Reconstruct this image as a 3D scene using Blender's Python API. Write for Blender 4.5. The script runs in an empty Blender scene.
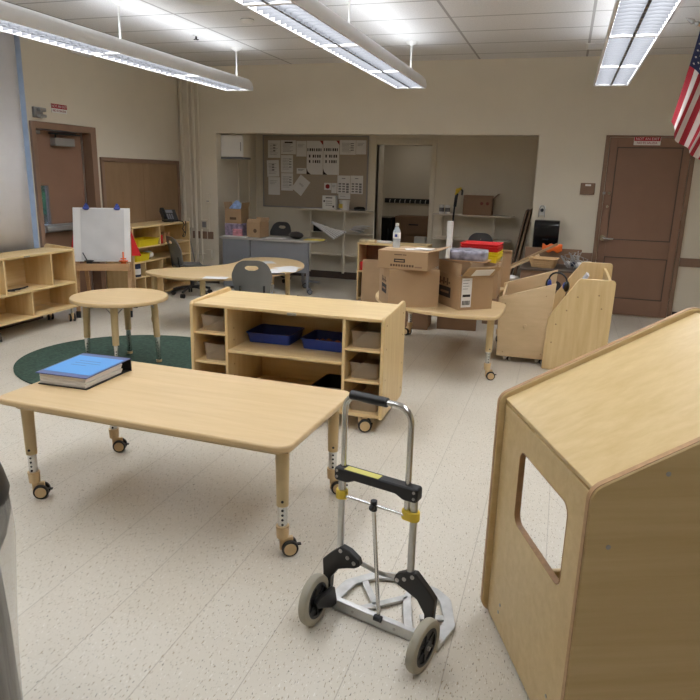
import bpy, bmesh, math, random
from mathutils import Vector, Matrix
random.seed(7)
C = bpy.context.scene.collection
PI = math.pi
cos, sin, rad = math.cos, math.sin, math.radians

# ------------------------------------------------------------------ colours and materials
def S(r, g, b):
    def f(c):
        c /= 255.0
        return c / 12.92 if c <= 0.04045 else ((c + 0.055) / 1.055) ** 2.4
    return (f(r), f(g), f(b), 1.0)

def base_mat(name):
    m = bpy.data.materials.new(name)
    m.use_nodes = True
    nt = m.node_tree
    return m, nt, nt.nodes['Principled BSDF']

def mat(name, col, rough=0.5, metal=0.0, var=0.06, scale=8.0, bump=0.0, spec=0.5, alpha=1.0, trans=0.0):
    """A plain surface with a little procedural mottling of its colour."""
    m, nt, p = base_mat(name)
    tc = nt.nodes.new('ShaderNodeTexCoord')
    nz = nt.nodes.new('ShaderNodeTexNoise')
    nz.inputs['Scale'].default_value = scale
    nz.inputs['Detail'].default_value = 4
    nt.links.new(tc.outputs['Object'], nz.inputs['Vector'])
    rp = nt.nodes.new('ShaderNodeValToRGB')
    e = rp.color_ramp.elements
    e[0].position, e[1].position = 0.3, 0.7
    e[0].color = tuple(c * (1 - var) for c in col[:3]) + (1,)
    e[1].color = tuple(min(1, c * (1 + var)) for c in col[:3]) + (1,)
    nt.links.new(nz.outputs['Fac'], rp.inputs['Fac'])
    nt.links.new(rp.outputs['Color'], p.inputs['Base Color'])
    p.inputs['Roughness'].default_value = rough
    p.inputs['Metallic'].default_value = metal
    p.inputs['Specular IOR Level'].default_value = spec
    p.inputs['Alpha'].default_value = alpha
    p.inputs['Transmission Weight'].default_value = trans
    if bump:
        bp = nt.nodes.new('ShaderNodeBump')
        bp.inputs['Strength'].default_value = bump
        bp.inputs['Distance'].default_value = 0.01
        nt.links.new(nz.outputs['Fac'], bp.inputs['Height'])
        nt.links.new(bp.outputs['Normal'], p.inputs['Normal'])
    return m

def wood(name, c1, c2, stretch=(1.2, 14, 14), rough=0.4, dots=0.0):
    """Maple laminate: long soft grain."""
    m, nt, p = base_mat(name)
    tc = nt.nodes.new('ShaderNodeTexCoord')
    mp = nt.nodes.new('ShaderNodeMapping')
    mp.inputs['Scale'].default_value = stretch
    nt.links.new(tc.outputs['Object'], mp.inputs['Vector'])
    nz = nt.nodes.new('ShaderNodeTexNoise')
    nz.inputs['Scale'].default_value = 1.6
    nz.inputs['Detail'].default_value = 7
    nz.inputs['Roughness'].default_value = 0.62
    nz.inputs['Distortion'].default_value = 0.25
    nt.links.new(mp.outputs['Vector'], nz.inputs['Vector'])
    rp = nt.nodes.new('ShaderNodeValToRGB')
    e = rp.color_ramp.elements
    e[0].position, e[1].position = 0.32, 0.66
    e[0].color, e[1].color = c1, c2
    nt.links.new(nz.outputs['Fac'], rp.inputs['Fac'])
    nt.links.new(rp.outputs['Color'], p.inputs['Base Color'])
    p.inputs['Roughness'].default_value = rough
    return m

def glow(name, col, strength):
    m, nt, p = base_mat(name)
    nt.nodes.remove(p)
    em = nt.nodes.new('ShaderNodeEmission')
    em.inputs['Color'].default_value = col
    em.inputs['Strength'].default_value = strength
    nt.links.new(em.outputs['Emission'], nt.nodes['Material Output'].inputs['Surface'])
    return m

def dashes(name, c1, c2, step):
    m, nt, p = base_mat(name)
    tc = nt.nodes.new('ShaderNodeTexCoord'); sx = nt.nodes.new('ShaderNodeSeparateXYZ')
    nt.links.new(tc.outputs['Object'], sx.inputs[0])
    a = nt.nodes.new('ShaderNodeMath'); a.operation = 'MULTIPLY'; a.inputs[1].default_value = 1 / step
    b = nt.nodes.new('ShaderNodeMath'); b.operation = 'FRACT'
    c = nt.nodes.new('ShaderNodeMath'); c.operation = 'LESS_THAN'; c.inputs[1].default_value = 0.36
    nt.links.new(sx.outputs[1], a.inputs[0]); nt.links.new(a.outputs[0], b.inputs[0]); nt.links.new(b.outputs[0], c.inputs[0])
    mx = nt.nodes.new('ShaderNodeMix'); mx.data_type = 'RGBA'
    nt.links.new(c.outputs[0], mx.inputs[0]); mx.inputs[6].default_value = c1; mx.inputs[7].default_value = c2
    nt.links.new(mx.outputs[2], p.inputs['Base Color'])
    p.inputs['Roughness'].default_value = 0.4
    return m

def film(name, col, a):
    """Thin clear plastic: part see-through, part glossy."""
    m, nt, p = base_mat(name)
    p.inputs['Base Color'].default_value = col
    p.inputs['Roughness'].default_value = 0.25
    p.inputs['Alpha'].default_value = a
    nz = nt.nodes.new('ShaderNodeTexNoise')
    nz.inputs['Scale'].default_value = 14
    bp = nt.nodes.new('ShaderNodeBump')
    bp.inputs['Strength'].default_value = 0.06
    bp.inputs['Distance'].default_value = 0.01
    tc = nt.nodes.new('ShaderNodeTexCoord')
    nt.links.new(tc.outputs['Object'], nz.inputs['Vector'])
    nt.links.new(nz.outputs['Fac'], bp.inputs['Height'])
    nt.links.new(bp.outputs['Normal'], p.inputs['Normal'])
    return m

def vinyl_tile():
    m, nt, p = base_mat('vinyl_tile')
    L = nt.links
    tc = nt.nodes.new('ShaderNodeTexCoord')
    def math_n(op, a, b=None):
        n = nt.nodes.new('ShaderNodeMath'); n.operation = op
        for i, v in enumerate((a, b)):
            if v is None: continue
            if isinstance(v, (int, float)): n.inputs[i].default_value = v
            else: L.new(v, n.inputs[i])
        return n.outputs[0]
    sx = nt.nodes.new('ShaderNodeSeparateXYZ'); L.new(tc.outputs['Object'], sx.inputs[0])
    T = 0.3048
    u = math_n('MULTIPLY', math_n('ADD', sx.outputs[0], 1.446 + 40 * T), 1 / T)
    v = math_n('MULTIPLY', math_n('ADD', sx.outputs[1], 40 * T - 1.474), 1 / T)
    fu, fv = math_n('FRACT', u), math_n('FRACT', v)
    du = math_n('MINIMUM', fu, math_n('SUBTRACT', 1.0, fu))
    dv = math_n('MINIMUM', fv, math_n('SUBTRACT', 1.0, fv))
    seam_u = math_n('LESS_THAN', du, 0.006)
    seam_v = math_n('MULTIPLY', math_n('LESS_THAN', dv, 0.004), 0.25)
    seam = math_n('MAXIMUM', seam_u, seam_v)
    # every tile its own tint and its own fleck direction
    cell = nt.nodes.new('ShaderNodeCombineXYZ')
    L.new(math_n('FLOOR', u), cell.inputs[0]); L.new(math_n('FLOOR', v), cell.inputs[1])
    wn = nt.nodes.new('ShaderNodeTexWhiteNoise'); L.new(cell.outputs[0], wn.inputs['Vector'])
    def flecks(sc, lo, hi, rot):
        mp = nt.nodes.new('ShaderNodeMapping'); mp.inputs['Scale'].default_value = sc
        mp.inputs['Rotation'].default_value = (0, 0, rot)
        L.new(tc.outputs['Object'], mp.inputs['Vector'])
        nz = nt.nodes.new('ShaderNodeTexNoise'); nz.inputs['Scale'].default_value = 1
        nz.inputs['Detail'].default_value = 1.5
        L.new(mp.outputs['Vector'], nz.inputs['Vector'])
        r = nt.nodes.new('ShaderNodeValToRGB'); e = r.color_ramp.elements
        e[0].position, e[1].position = lo, hi
        e[0].color, e[1].color = (0, 0, 0, 1), (1, 1, 1, 1)
        L.new(nz.outputs['Fac'], r.inputs['Fac'])
        return r.outputs['Color']
    def mix(fac, a, b):
        n = nt.nodes.new('ShaderNodeMix'); n.data_type = 'RGBA'
        if isinstance(fac, (int, float)): n.inputs[0].default_value = fac
        else: L.new(fac, n.inputs[0])
        for i, q in ((6, a), (7, b)):
            if isinstance(q, tuple): n.inputs[i].default_value = q
            else: L.new(q, n.inputs[i])
        return n.outputs[2]
    base = mix(wn.outputs['Value'], S(205, 197, 182), S(208, 201, 187))
    c = mix(flecks((150, 46, 1), 0.635, 0.68, 0.5), base, S(164, 150, 126))
    c = mix(flecks((150, 48, 1), 0.675, 0.72, -0.35), c, S(122, 118, 106))
    c = mix(flecks((130, 44, 1), 0.645, 0.69, 1.1), c, S(219, 214, 204))
    c = mix(flecks((2.2, 2.2, 1), 0.35, 0.8, 0), c, mix(0.10, c, S(150, 136, 112)))
    c = mix(math_n('MULTIPLY', seam, 0.4), c, S(120, 106, 86))
    L.new(c, p.inputs['Base Color'])
    p.inputs['Roughness'].default_value = 0.36
    p.inputs['Specular IOR Level'].default_value = 0.45
    return m

def ceiling_tile():
    m, nt, p = base_mat('ceiling_tile')
    L = nt.links
    tc = nt.nodes.new('ShaderNodeTexCoord')
    sx = nt.nodes.new('ShaderNodeSeparateXYZ'); L.new(tc.outputs['Object'], sx.inputs[0])
    def mn(op, a, b):
        n = nt.nodes.new('ShaderNodeMath'); n.operation = op
        for i, v in enumerate((a, b)):
            if isinstance(v, (int, float)): n.inputs[i].default_value = v
            else: L.new(v, n.inputs[i])
        return n.outputs[0]
    fu = mn('FRACT', mn('MULTIPLY', mn('ADD', sx.outputs[0], 3.585 + 12.2), 1 / 1.22), 0)
    fv = mn('FRACT', mn('MULTIPLY', mn('ADD', sx.outputs[1], 12.2 - 8.26), 1 / 0.61), 0)
    lu = mn('LESS_THAN', mn('MINIMUM', fu, mn('SUBTRACT', 1, fu)), 0.010)
    lv = mn('LESS_THAN', mn('MINIMUM', fv, mn('SUBTRACT', 1, fv)), 0.020)
    ln = mn('MAXIMUM', lu, lv)
    nz = nt.nodes.new('ShaderNodeTexNoise'); nz.inputs['Scale'].default_value = 120
    L.new(tc.outputs['Object'], nz.inputs['Vector'])
    r = nt.nodes.new('ShaderNodeValToRGB'); e = r.color_ramp.elements
    e[0].position, e[1].position = 0.3, 0.55
    e[0].color, e[1].color = S(206, 204, 203), S(222, 220, 219)
    L.new(nz.outputs['Fac'], r.inputs['Fac'])
    mx = nt.nodes.new('ShaderNodeMix'); mx.data_type = 'RGBA'
    L.new(ln, mx.inputs[0]); L.new(r.outputs['Color'], mx.inputs[6]); mx.inputs[7].default_value = S(164, 161, 158)
    L.new(mx.outputs[2], p.inputs['Base Color'])
    p.inputs['Roughness'].default_value = 0.9
    return m

M = {}
M['floor'] = vinyl_tile()
M['ceiling'] = ceiling_tile()
M['wall'] = mat('painted_plaster', S(220, 211, 193), 0.75, var=0.02, scale=3)
M['trim_brown'] = mat('brown_paint', S(136, 108, 88), 0.45, var=0.05)
M['door_brown'] = mat('brown_door_paint', S(138, 106, 86), 0.45, var=0.05, scale=4)
M['dark_base'] = mat('dark_baseboard', S(78, 66, 58), 0.5)
M['maple_table'] = wood('maple_tabletop', S(203, 174, 127), S(213, 185, 140), rough=0.38)
M['maple'] = wood('maple_laminate', S(213, 182, 128), S(227, 200, 150), rough=0.38)
M['maple_v'] = wood('maple_upright_grain', S(213, 182, 128), S(227, 200, 150), (14, 14, 1.2), 0.38)
M['birch'] = wood('birch_plywood', S(196, 168, 117), S(208, 182, 133), (0.9, 16, 16), 0.36)
M['ply_edge'] = mat('plywood_edge', S(176, 138, 98), 0.45, var=0.12, scale=60)
M['maple_pale'] = wood('pale_maple', S(214, 188, 146), S(226, 200, 160), (2, 2, 9), 0.5)
M['oak'] = wood('oak_strip', S(180, 140, 98), S(198, 160, 118), rough=0.5)
M['tan'] = mat('tan_powder_coat', S(196, 172, 128), 0.4, var=0.03)
M['tan_plastic'] = mat('tan_plastic', S(205, 176, 132), 0.4, var=0.03)
M['chrome'] = mat('chrome', S(210, 210, 208), 0.22, 1.0, var=0.03)
M['alu'] = mat('aluminium', S(196, 196, 194), 0.36, 1.0, var=0.08, scale=20)
M['alu_worn'] = mat('worn_aluminium', S(188, 188, 186), 0.5, 0.55, var=0.16, scale=18)
M['black'] = mat('black_plastic', S(30, 29, 30), 0.45, var=0.1)
M['black_gloss'] = mat('glossy_black_plastic', S(20, 21, 24), 0.18, var=0.1)
M['rubber_grey'] = mat('grey_rubber', S(160, 154, 138), 0.7, var=0.05)
M['label_yellow'] = mat('pale_yellow_label', S(214, 206, 110), 0.5)
M['tire'] = mat('black_tyre', S(38, 34, 32), 0.6)
M['yellow_tag'] = mat('yellow_plastic', S(222, 192, 60), 0.4, var=0.05)
M['yellow'] = mat('yellow_bin_plastic', S(232, 208, 36), 0.4, var=0.03)
M['red'] = mat('red_plastic', S(214, 40, 44), 0.4, var=0.04)
M['orange'] = mat('orange_plastic', S(236, 110, 40), 0.45, var=0.04)
M['blue_tray'] = mat('blue_plastic', S(50, 76, 168), 0.4, var=0.05)
M['blue_clip'] = mat('blue_clip_plastic', S(46, 66, 150), 0.4)
M['navy'] = mat('navy_mat', S(42, 48, 74), 0.8)
M['clear_bin'] = mat('clear_plastic_bin', S(206, 186, 160), 0.2, alpha=0.24, var=0.03)
M['film'] = film('clear_plastic_film', S(226, 222, 212), 0.28)
M['white'] = mat('white_paint', S(226, 224, 220), 0.5, var=0.02)
M['paper'] = mat('white_paper', S(226, 224, 222), 0.8, var=0.03)
M['paper_grey'] = mat('thin_grey_paper', S(204, 202, 200), 0.8, var=0.05, scale=5)
M['print'] = mat('printed_ink', S(120, 118, 118), 0.8)
M['ink_dark'] = mat('dark_ink', S(44, 38, 38), 0.8)
M['ink_red'] = mat('red_ink', S(150, 40, 44), 0.7)
M['sign_red'] = mat('sign_red', S(172, 34, 52), 0.5)
M['cardboard'] = mat('cardboard', S(170, 140, 106), 0.8, var=0.05, scale=6)
M['cardboard_dark'] = mat('brown_cardboard', S(140, 110, 86), 0.8, var=0.06, scale=6)
M['kraft_ink'] = mat('carton_print', S(96, 72, 52), 0.8)
M['cork'] = mat('tan_pinboard', S(172, 158, 140), 0.9, var=0.05, scale=60)
M['board_brown'] = wood('brown_pinboard', S(138, 111, 82), S(150, 122, 92), (3, 3, 1), 0.75)
M['grey_chair'] = mat('grey_shell_plastic', S(112, 112, 110), 0.45, var=0.04)
M['charcoal'] = mat('charcoal_plastic', S(66, 66, 68), 0.5, var=0.05)
M['desk_grey'] = mat('grey_laminate', S(128, 130, 136), 0.45, var=0.03)
M['desk_top'] = mat('grey_desktop', S(160, 156, 152), 0.4, var=0.03)
M['rug'] = mat('green_carpet', S(54, 76, 64), 0.95, var=0.35, scale=40, bump=0.6)
M['steel'] = mat('brushed_steel', S(170, 168, 166), 0.35, 0.9)
M['grey_metal'] = mat('grey_painted_metal', S(150, 148, 146), 0.45, 0.3)
M['fixture'] = mat('light_housing', S(226, 225, 226), 0.4, var=0.02)
M['louver'] = mat('white_louver', S(86, 87, 90), 0.4, var=0.01)
M['spine'] = dashes('slotted_white_spine', S(120, 121, 126), S(36, 37, 40), 0.09)
M['dotgrey'] = mat('louver_slot', S(110, 112, 118), 0.5)
M['lamp'] = glow('fluorescent_tubes', (0.92, 0.95, 1.0, 1), 9.0)
M['uplight'] = glow('fluorescent_uplight', (0.90, 0.95, 1.0, 1), 5.4)
M['shade'] = mat('roller_shade_cloth', S(226, 225, 228), 0.8, var=0.02)
M['win_frame'] = mat('window_frame_paint', S(196, 198, 204), 0.4)
M['glass'] = mat('window_glass', S(225, 235, 240), 0.05, trans=1.0, var=0.0)
M['shelf_pale'] = mat('pale_shelf_laminate', S(218, 208, 190), 0.5, var=0.02)
M['conduit'] = mat('painted_conduit', S(220, 211, 193), 0.6, var=0.02)
M['blue_sheet'] = mat('blue_cover_sheet', S(92, 160, 222), 0.35, var=0.02)
M['blue_edge'] = mat('slate_blue_binder', S(92, 104, 150), 0.35, var=0.05)
M['wicker'] = mat('wicker', S(204, 170, 124), 0.7, var=0.1, scale=80)
M['leaf'] = mat('green_leaves', S(60, 96, 60), 0.7, var=0.5, scale=9)
M['bark'] = mat('bark', S(88, 70, 54), 0.9, var=0.2)
M['concrete'] = mat('concrete', S(170, 172, 176), 0.8)
M['purple'] = mat('printed_lilac_wrap', S(150, 136, 160), 0.6, var=0.5, scale=22)
M['pink'] = mat('pink_wrap', S(206, 140, 150), 0.6, var=0.3, scale=22)
M['bag'] = mat('frosted_bag_with_dark_shapes', S(150, 146, 158), 0.3, var=0.6, scale=16, bump=0.6)
M['bottle'] = mat('bottle_plastic', S(220, 228, 236), 0.1, alpha=0.45, var=0.02)
M['flag_red'] = mat('flag_red', S(170, 34, 50), 0.75, var=0.06)
M['flag_white'] = mat('flag_white', S(222, 212, 208), 0.75, var=0.04)
M['flag_blue'] = mat('flag_blue', S(38, 44, 84), 0.75, var=0.06)
M['pouch'] = mat('dark_pouch', S(46, 42, 42), 0.5)
M['yellow_paper'] = mat('yellow_paper', S(222, 200, 96), 0.8)
M['bundle'] = wood('grey_cloth', S(84, 82, 82), S(134, 130, 126), (26, 26, 1.0), 0.85)

# ------------------------------------------------------------------ mesh building
class MB:
    def __init__(s): s.bm = bmesh.new()
    def face(s, vs):
        try: return s.bm.faces.new(vs)
        except ValueError: return None
    def box(s, x0, x1, y0, y1, z0, z1, mtx=None):
        vs = [s.bm.verts.new((x, y, z)) for x in (x0, x1) for y in (y0, y1) for z in (z0, z1)]
        if mtx:
            for v in vs: v.co = mtx @ v.co
        for f in ((0, 1, 3, 2), (4, 6, 7, 5), (0, 4, 5, 1), (2, 3, 7, 6), (0, 2, 6, 4), (1, 5, 7, 3)):
            s.face([vs[i] for i in f])
        return s
    def loft(s, loops, cap=True, close=False):
        R = [[s.bm.verts.new(p) for p in l] for l in loops]
        n = len(R[0])
        pairs = list(zip(R[:-1], R[1:])) + ([(R[-1], R[0])] if close else [])
        for a, b in pairs:
            for i in range(n):
                j = (i + 1) % n
                s.face([a[i], a[j], b[j], b[i]])
        if cap and not close:
            s.face(R[0][::-1]); s.face(R[-1])
        return s
    def prism(s, pts, a, b, axis='z'):
        f = {'z': lambda p, t: (p[0], p[1], t), 'y': lambda p, t: (p[0], t, p[1]), 'x': lambda p, t: (t, p[0], p[1])}[axis]
        return s.loft([[f(p, a) for p in pts], [f(p, b) for p in pts]])
    def ring(s, outer, inner, a, b, axis='z', fn=None, steps=1):
        """A plate with a hole: outer and inner outlines of equal count."""
        f = {'z': lambda p, t: (p[0], p[1], t), 'y': lambda p, t: (p[0], t, p[1]), 'x': lambda p, t: (t, p[0], p[1])}[axis]
        lp = []
        mid = [[(o[0] + (i[0] - o[0]) * k / steps, o[1] + (i[1] - o[1]) * k / steps) for o, i in zip(outer, inner)] for k in range(steps + 1)]
        for l in mid: lp.append([f(p, a) for p in l])
        for l in mid[::-1]: lp.append([f(p, b) for p in l])
        if fn: lp = [[fn(p) for p in l] for l in lp]
        return s.loft(lp, close=True)
    def cyl(s, p0, p1, r0, r1=None, n=16):
        p0, p1 = Vector(p0), Vector(p1)
        r1 = r0 if r1 is None else r1
        d = (p1 - p0).normalized()
        a = d.orthogonal().normalized(); b = d.cross(a)
        return s.loft([[p + (a * cos(2 * PI * i / n) + b * sin(2 * PI * i / n)) * r for i in range(n)] for p, r in ((p0, r0), (p1, r1))])
    def tube(s, pts, r, n=10):
        P = [Vector(p) for p in pts]
        T = []
        for i in range(len(P)):
            T.append((P[min(i + 1, len(P) - 1)] - P[max(i - 1, 0)]).normalized())
        a = T[0].orthogonal().normalized()
        loops = []
        for p, t in zip(P, T):
            a = (a - t * a.dot(t)).normalized(); b = t.cross(a)
            loops.append([p + (a * cos(2 * PI * i / n) + b * sin(2 * PI * i / n)) * r for i in range(n)])
        return s.loft(loops)
    def lathe(s, prof, c=(0, 0, 0), n=28, fn=None, ring=False):
        c = Vector(c)
        lp = [[c + Vector((r * cos(2 * PI * i / n), r * sin(2 * PI * i / n), z)) for i in range(n)] for r, z in prof]
        if fn: lp = [[fn(p) for p in l] for l in lp]
        return s.loft(lp, close=ring)
    def ball(s, c, r, sc=(1, 1, 1), sub=2):
        mt = Matrix.Translation(c) @ Matrix.Diagonal((*sc, 1))
        bmesh.ops.create_icosphere(s.bm, subdivisions=sub, radius=r, matrix=mt)
        return s
    def grid(s, fn, nu, nv):
        V = [[s.bm.verts.new(fn(i / nu, j / nv)) for j in range(nv + 1)] for i in range(nu + 1)]
        for i in range(nu):
            for j in range(nv):
                s.face([V[i][j], V[i + 1][j], V[i + 1][j + 1], V[i][j + 1]])
        return s
    def build(s, name, m, parent=None, bevel=0.0, seg=2, smooth=35, mtx=None, solid=0.0):
        if mtx: bmesh.ops.transform(s.bm, matrix=mtx, verts=s.bm.verts)
        bmesh.ops.recalc_face_normals(s.bm, faces=s.bm.faces)
        me = bpy.data.meshes.new(name)
        s.bm.to_mesh(me); s.bm.free()
        me.materials.append(m)
        if smooth:
            for p in me.polygons: p.use_smooth = True
            me.set_sharp_from_angle(angle=rad(smooth))
        o = bpy.data.objects.new(name, me)
        C.objects.link(o)
        if parent: o.parent = parent
        if solid:
            md = o.modifiers.new('thickness', 'SOLIDIFY'); md.thickness = solid; md.offset = 0
        if bevel:
            md = o.modifiers.new('soft_edge', 'BEVEL'); md.width = bevel; md.segments = seg
            md.limit_method = 'ANGLE'; md.angle_limit = rad(40)
        return o

def rr(x0, x1, y0, y1, r, n=5):
    out = []
    for cx, cy, a0 in ((x1 - r, y1 - r, 0), (x0 + r, y1 - r, 90), (x0 + r, y0 + r, 180), (x1 - r, y0 + r, 270)):
        for i in range(n + 1):
            a = rad(a0 + 90 * i / n)
            out.append((cx + r * cos(a), cy + r * sin(a)))
    return out

def smooth_closed(pts, n=6):
    """Catmull-Rom through the points of a closed outline."""
    out = []
    k = len(pts)
    for i in range(k):
        p0, p1, p2, p3 = (Vector(pts[(i + j - 1) % k]) for j in range(4))
        for q in range(n):
            t = q / n
            v = 0.5 * ((2 * p1) + (p2 - p0) * t + (2 * p0 - 5 * p1 + 4 * p2 - p3) * t * t + (3 * p1 - p0 - 3 * p2 + p3) * t ** 3)
            out.append((v.x, v.y))
    return out

def round_poly(pts, r, n=5):
    """Round every corner of a polygon; r is one radius or one for each corner."""
    out = []
    k = len(pts)
    for i in range(k):
        p, a, b = Vector(pts[i]), Vector(pts[i - 1]), Vector(pts[(i + 1) % k])
        rr_ = r[i] if isinstance(r, (list, tuple)) else r
        da, db = (a - p).normalized(), (b - p).normalized()
        ang = da.angle(db)
        if rr_ <= 0 or ang > PI - 0.02:
            out += [tuple(p)] * (n + 1); continue
        d = rr_ / math.tan(ang / 2)
        c = p + (da + db).normalized() * (rr_ / sin(ang / 2))
        s0, s1 = p + da * d - c, p + db * d - c
        for q in range(n + 1):
            t = q / n
            v = (s0 * (1 - t) + s1 * t)
            v = v.normalized() * rr_
            out.append(tuple(c + v))
    return out

def tag(o, label, cat, group=None, kind=None):
    o['label'] = label; o['category'] = cat
    if group: o['group'] = group
    if kind: o['kind'] = kind
    return o

def thing(name, label, cat, loc=(0, 0, 0), rotz=0.0, group=None):
    o = bpy.data.objects.new(name, None)
    o.empty_display_size = 0.1
    C.objects.link(o)
    o.location = loc; o.rotation_euler = (0, 0, rotz)
    return tag(o, label, cat, group)

def struct(name, mb, m, parent=None, **k):
    o = mb.build(name, m, parent, **k)
    if parent is None: o['kind'] = 'structure'
    return o

def dup(root, loc=None, rotz=None, label=None):
    def cp(o, par):
        c = o.copy(); C.objects.link(c)
        if par: c.parent = par
        for ch in [q for q in bpy.data.objects if q.parent == o]: cp(ch, c)
        return c
    r = cp(root, None)
    if loc: r.location = loc
    if rotz is not None: r.rotation_euler = (0, 0, rotz)
    if label: r['label'] = label
    return r

def lettering(name, text, size, m, parent, mtx, depth=0.0006):
    cu = bpy.data.curves.new(name, 'FONT')
    cu.body = text; cu.size = size; cu.align_x = 'CENTER'; cu.align_y = 'CENTER'; cu.extrude = depth
    t = bpy.data.objects.new(name, cu); C.objects.link(t)
    dg = bpy.context.evaluated_depsgraph_get(); dg.update()
    me = bpy.data.meshes.new_from_object(t.evaluated_get(dg))
    bpy.data.objects.remove(t); bpy.data.curves.remove(cu)
    me.transform(mtx); me.materials.clear(); me.materials.append(m)
    o = bpy.data.objects.new(name, me); C.objects.link(o)
    if parent: o.parent = parent
    return o
FACE_S = Matrix.Rotation(rad(90), 4, 'X')                        # text that reads from -Y
FACE_E = Matrix.Rotation(rad(90), 4, 'Z') @ FACE_S               # text that reads from +X
def T(x, y, z): return Matrix.Translation((x, y, z))
def RZ(a): return Matrix.Rotation(a, 4, 'Z')
# ================================================================== THE SETTING
H_CAM = 1.589
XL, XR, YB, YF, ZC = -5.30, 2.05, 8.63, -2.6, 2.977
NY = 9.90                       # back wall of the recess
NXL, NXR, NZ = -4.72, -0.37, 2.112
struct('floor', MB().box(-5.6, 2.3, -2.9, 12.0, -0.06, 0), M['floor'], smooth=0)
struct('ceiling', MB().box(-5.5, 2.2, -2.8, YB + .12, ZC, ZC + 0.08), M['ceiling'], smooth=0)
# left wall: window opening, door opening
w = MB()
WY0, WY1, WZ0, WZ1 = 2.3, 5.772, 0.70, 2.90
DY0, DY1, DZ = 5.835, 6.70, 1.985
for y0, y1, z0, z1 in ((YF, WY0, 0, ZC), (WY0, WY1, 0, WZ0), (WY0, WY1, WZ1, ZC), (WY1, DY0, 0, ZC), (DY0, DY1, DZ, ZC), (DY1, NY + .1, 0, ZC)):
    w.box(XL - 0.22, XL, y0, y1, z0, z1)
struct('wall_left', w, M['wall'], smooth=0)
w = MB()
w.box(XL, NXL, YB, YB + .12, 0, ZC); w.box(NXL, NXR, YB, YB + .12, NZ, ZC); w.box(NXR, XR, YB, YB + .12, 0, ZC)
struct('wall_back', w, M['wall'], smooth=0)
struct('wall_right', MB().box(XR, XR + .12, YF, YB + .12, 0, ZC), M['wall'], smooth=0)
struct('wall_front', MB().box(-5.5, XR + .1, YF - .12, YF, 0, ZC), M['wall'], smooth=0)
# the recess behind the back wall and the closet behind that
w = MB(); w.box(NXL - .12, NXL, YB + .12, NY, 0, 2.4)
struct('wall_recess_left', w, M['wall'], smooth=0)
struct('wall_recess_right', MB().box(NXR, NXR + .12, YB + .12, NY, 0, 2.4), M['wall'], smooth=0)
CX0, CX1, CZ = -2.74, -1.91, 2.04
w = MB(); w.box(NXL - .12, CX0, NY, NY + .12, 0, 2.4); w.box(CX1, NXR + .12, NY, NY + .12, 0, 2.4); w.box(CX0, CX1, NY, NY + .12, CZ, 2.4)
struct('wall_recess_back', w, M['wall'], smooth=0)
struct('ceiling_recess', MB().box(NXL - .1, NXR + .1, YB + .12, NY + .1, 2.2, 2.26), M['wall'], smooth=0)
w = MB(); w.box(-3.4, -3.3, NY + .12, 11.5, 0, 2.4); w.box(-1.6, -1.5, NY + .12, 11.5, 0, 2.4); w.box(-3.4, -1.5, 11.4, 11.5, 0, 2.4)
struct('wall_closet', w, M['wall'], smooth=0)
struct('ceiling_closet', MB().box(-3.4, -1.5, NY + .12, 11.5, 2.3, 2.36), M['wall'], smooth=0)
# frame of the closet doorway
w = MB()
w.box(CX0 - .085, CX0, NY - .02, NY + .42, 0, CZ + .085); w.box(CX1, CX1 + .07, NY - .02, NY + .13, 0, CZ + .085); w.box(CX0, CX1, NY - .02, NY + .13, CZ, CZ + .085)
struct('trim_1', w, M['wall'], bevel=.004)
# chair rail, baseboards
w = MB()
w.box(1.362, XR, YB - .018, YB, .645, .745); w.box(.05, .383, YB - .018, YB, .645, .745); w.box(-5.13, -4.905, YB - .018, YB, .645, .75); w.box(-4.885, -4.80, YB - .018, YB, .645, .75)
struct('trim_2', w, M['trim_brown'], bevel=.003)
w = MB(); w.box(1.362, XR, YB - .012, YB, 0, .10); w.box(NXR + .01, .383, YB - .012, YB, 0, .10); w.box(XL, NXL, YB - .012, YB, 0, .10)
struct('baseboard_back', w, M['dark_base'])
w = MB(); w.box(NXL, CX0 - .09, NY - .012, NY, 0, .11); w.box(CX1 + .075, NXR, NY - .012, NY, 0, .11)
struct('baseboard_recess', w, M['dark_base'])
w = MB(); w.box(XL, XL + .012, DY1 + .12, YB, 0, .10); w.box(XL, XL + .012, YF, DY0 - .12, 0, .10)
struct('baseboard_left', w, M['dark_base'])
# a door set into the left side of the recess (only its edge shows past the wall cabinet)
w = MB(); w.box(NXL, NXL + .02, 9.27, 9.31, 0, 1.76); w.box(NXL, NXL + .02, 9.62, 9.66, 0, 1.76)
struct('trim_3', w, M['conduit'])
struct('trim_4', MB().box(NXL + .001, NXL + .008, 9.31, 9.62, 0, 1.76), M['conduit'])
# painted pipes in the back left corner
for i, (x, r) in enumerate(((-5.245, .022), (-5.135, .018), (-5.062, .024), (-4.985, .016))):
    struct('trim_%d' % (5 + i), MB().cyl((x, YB - r - .004, .80 if i == 1 else .02), (x, YB - r - .004, ZC), r, n=14), M['conduit'])

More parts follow.
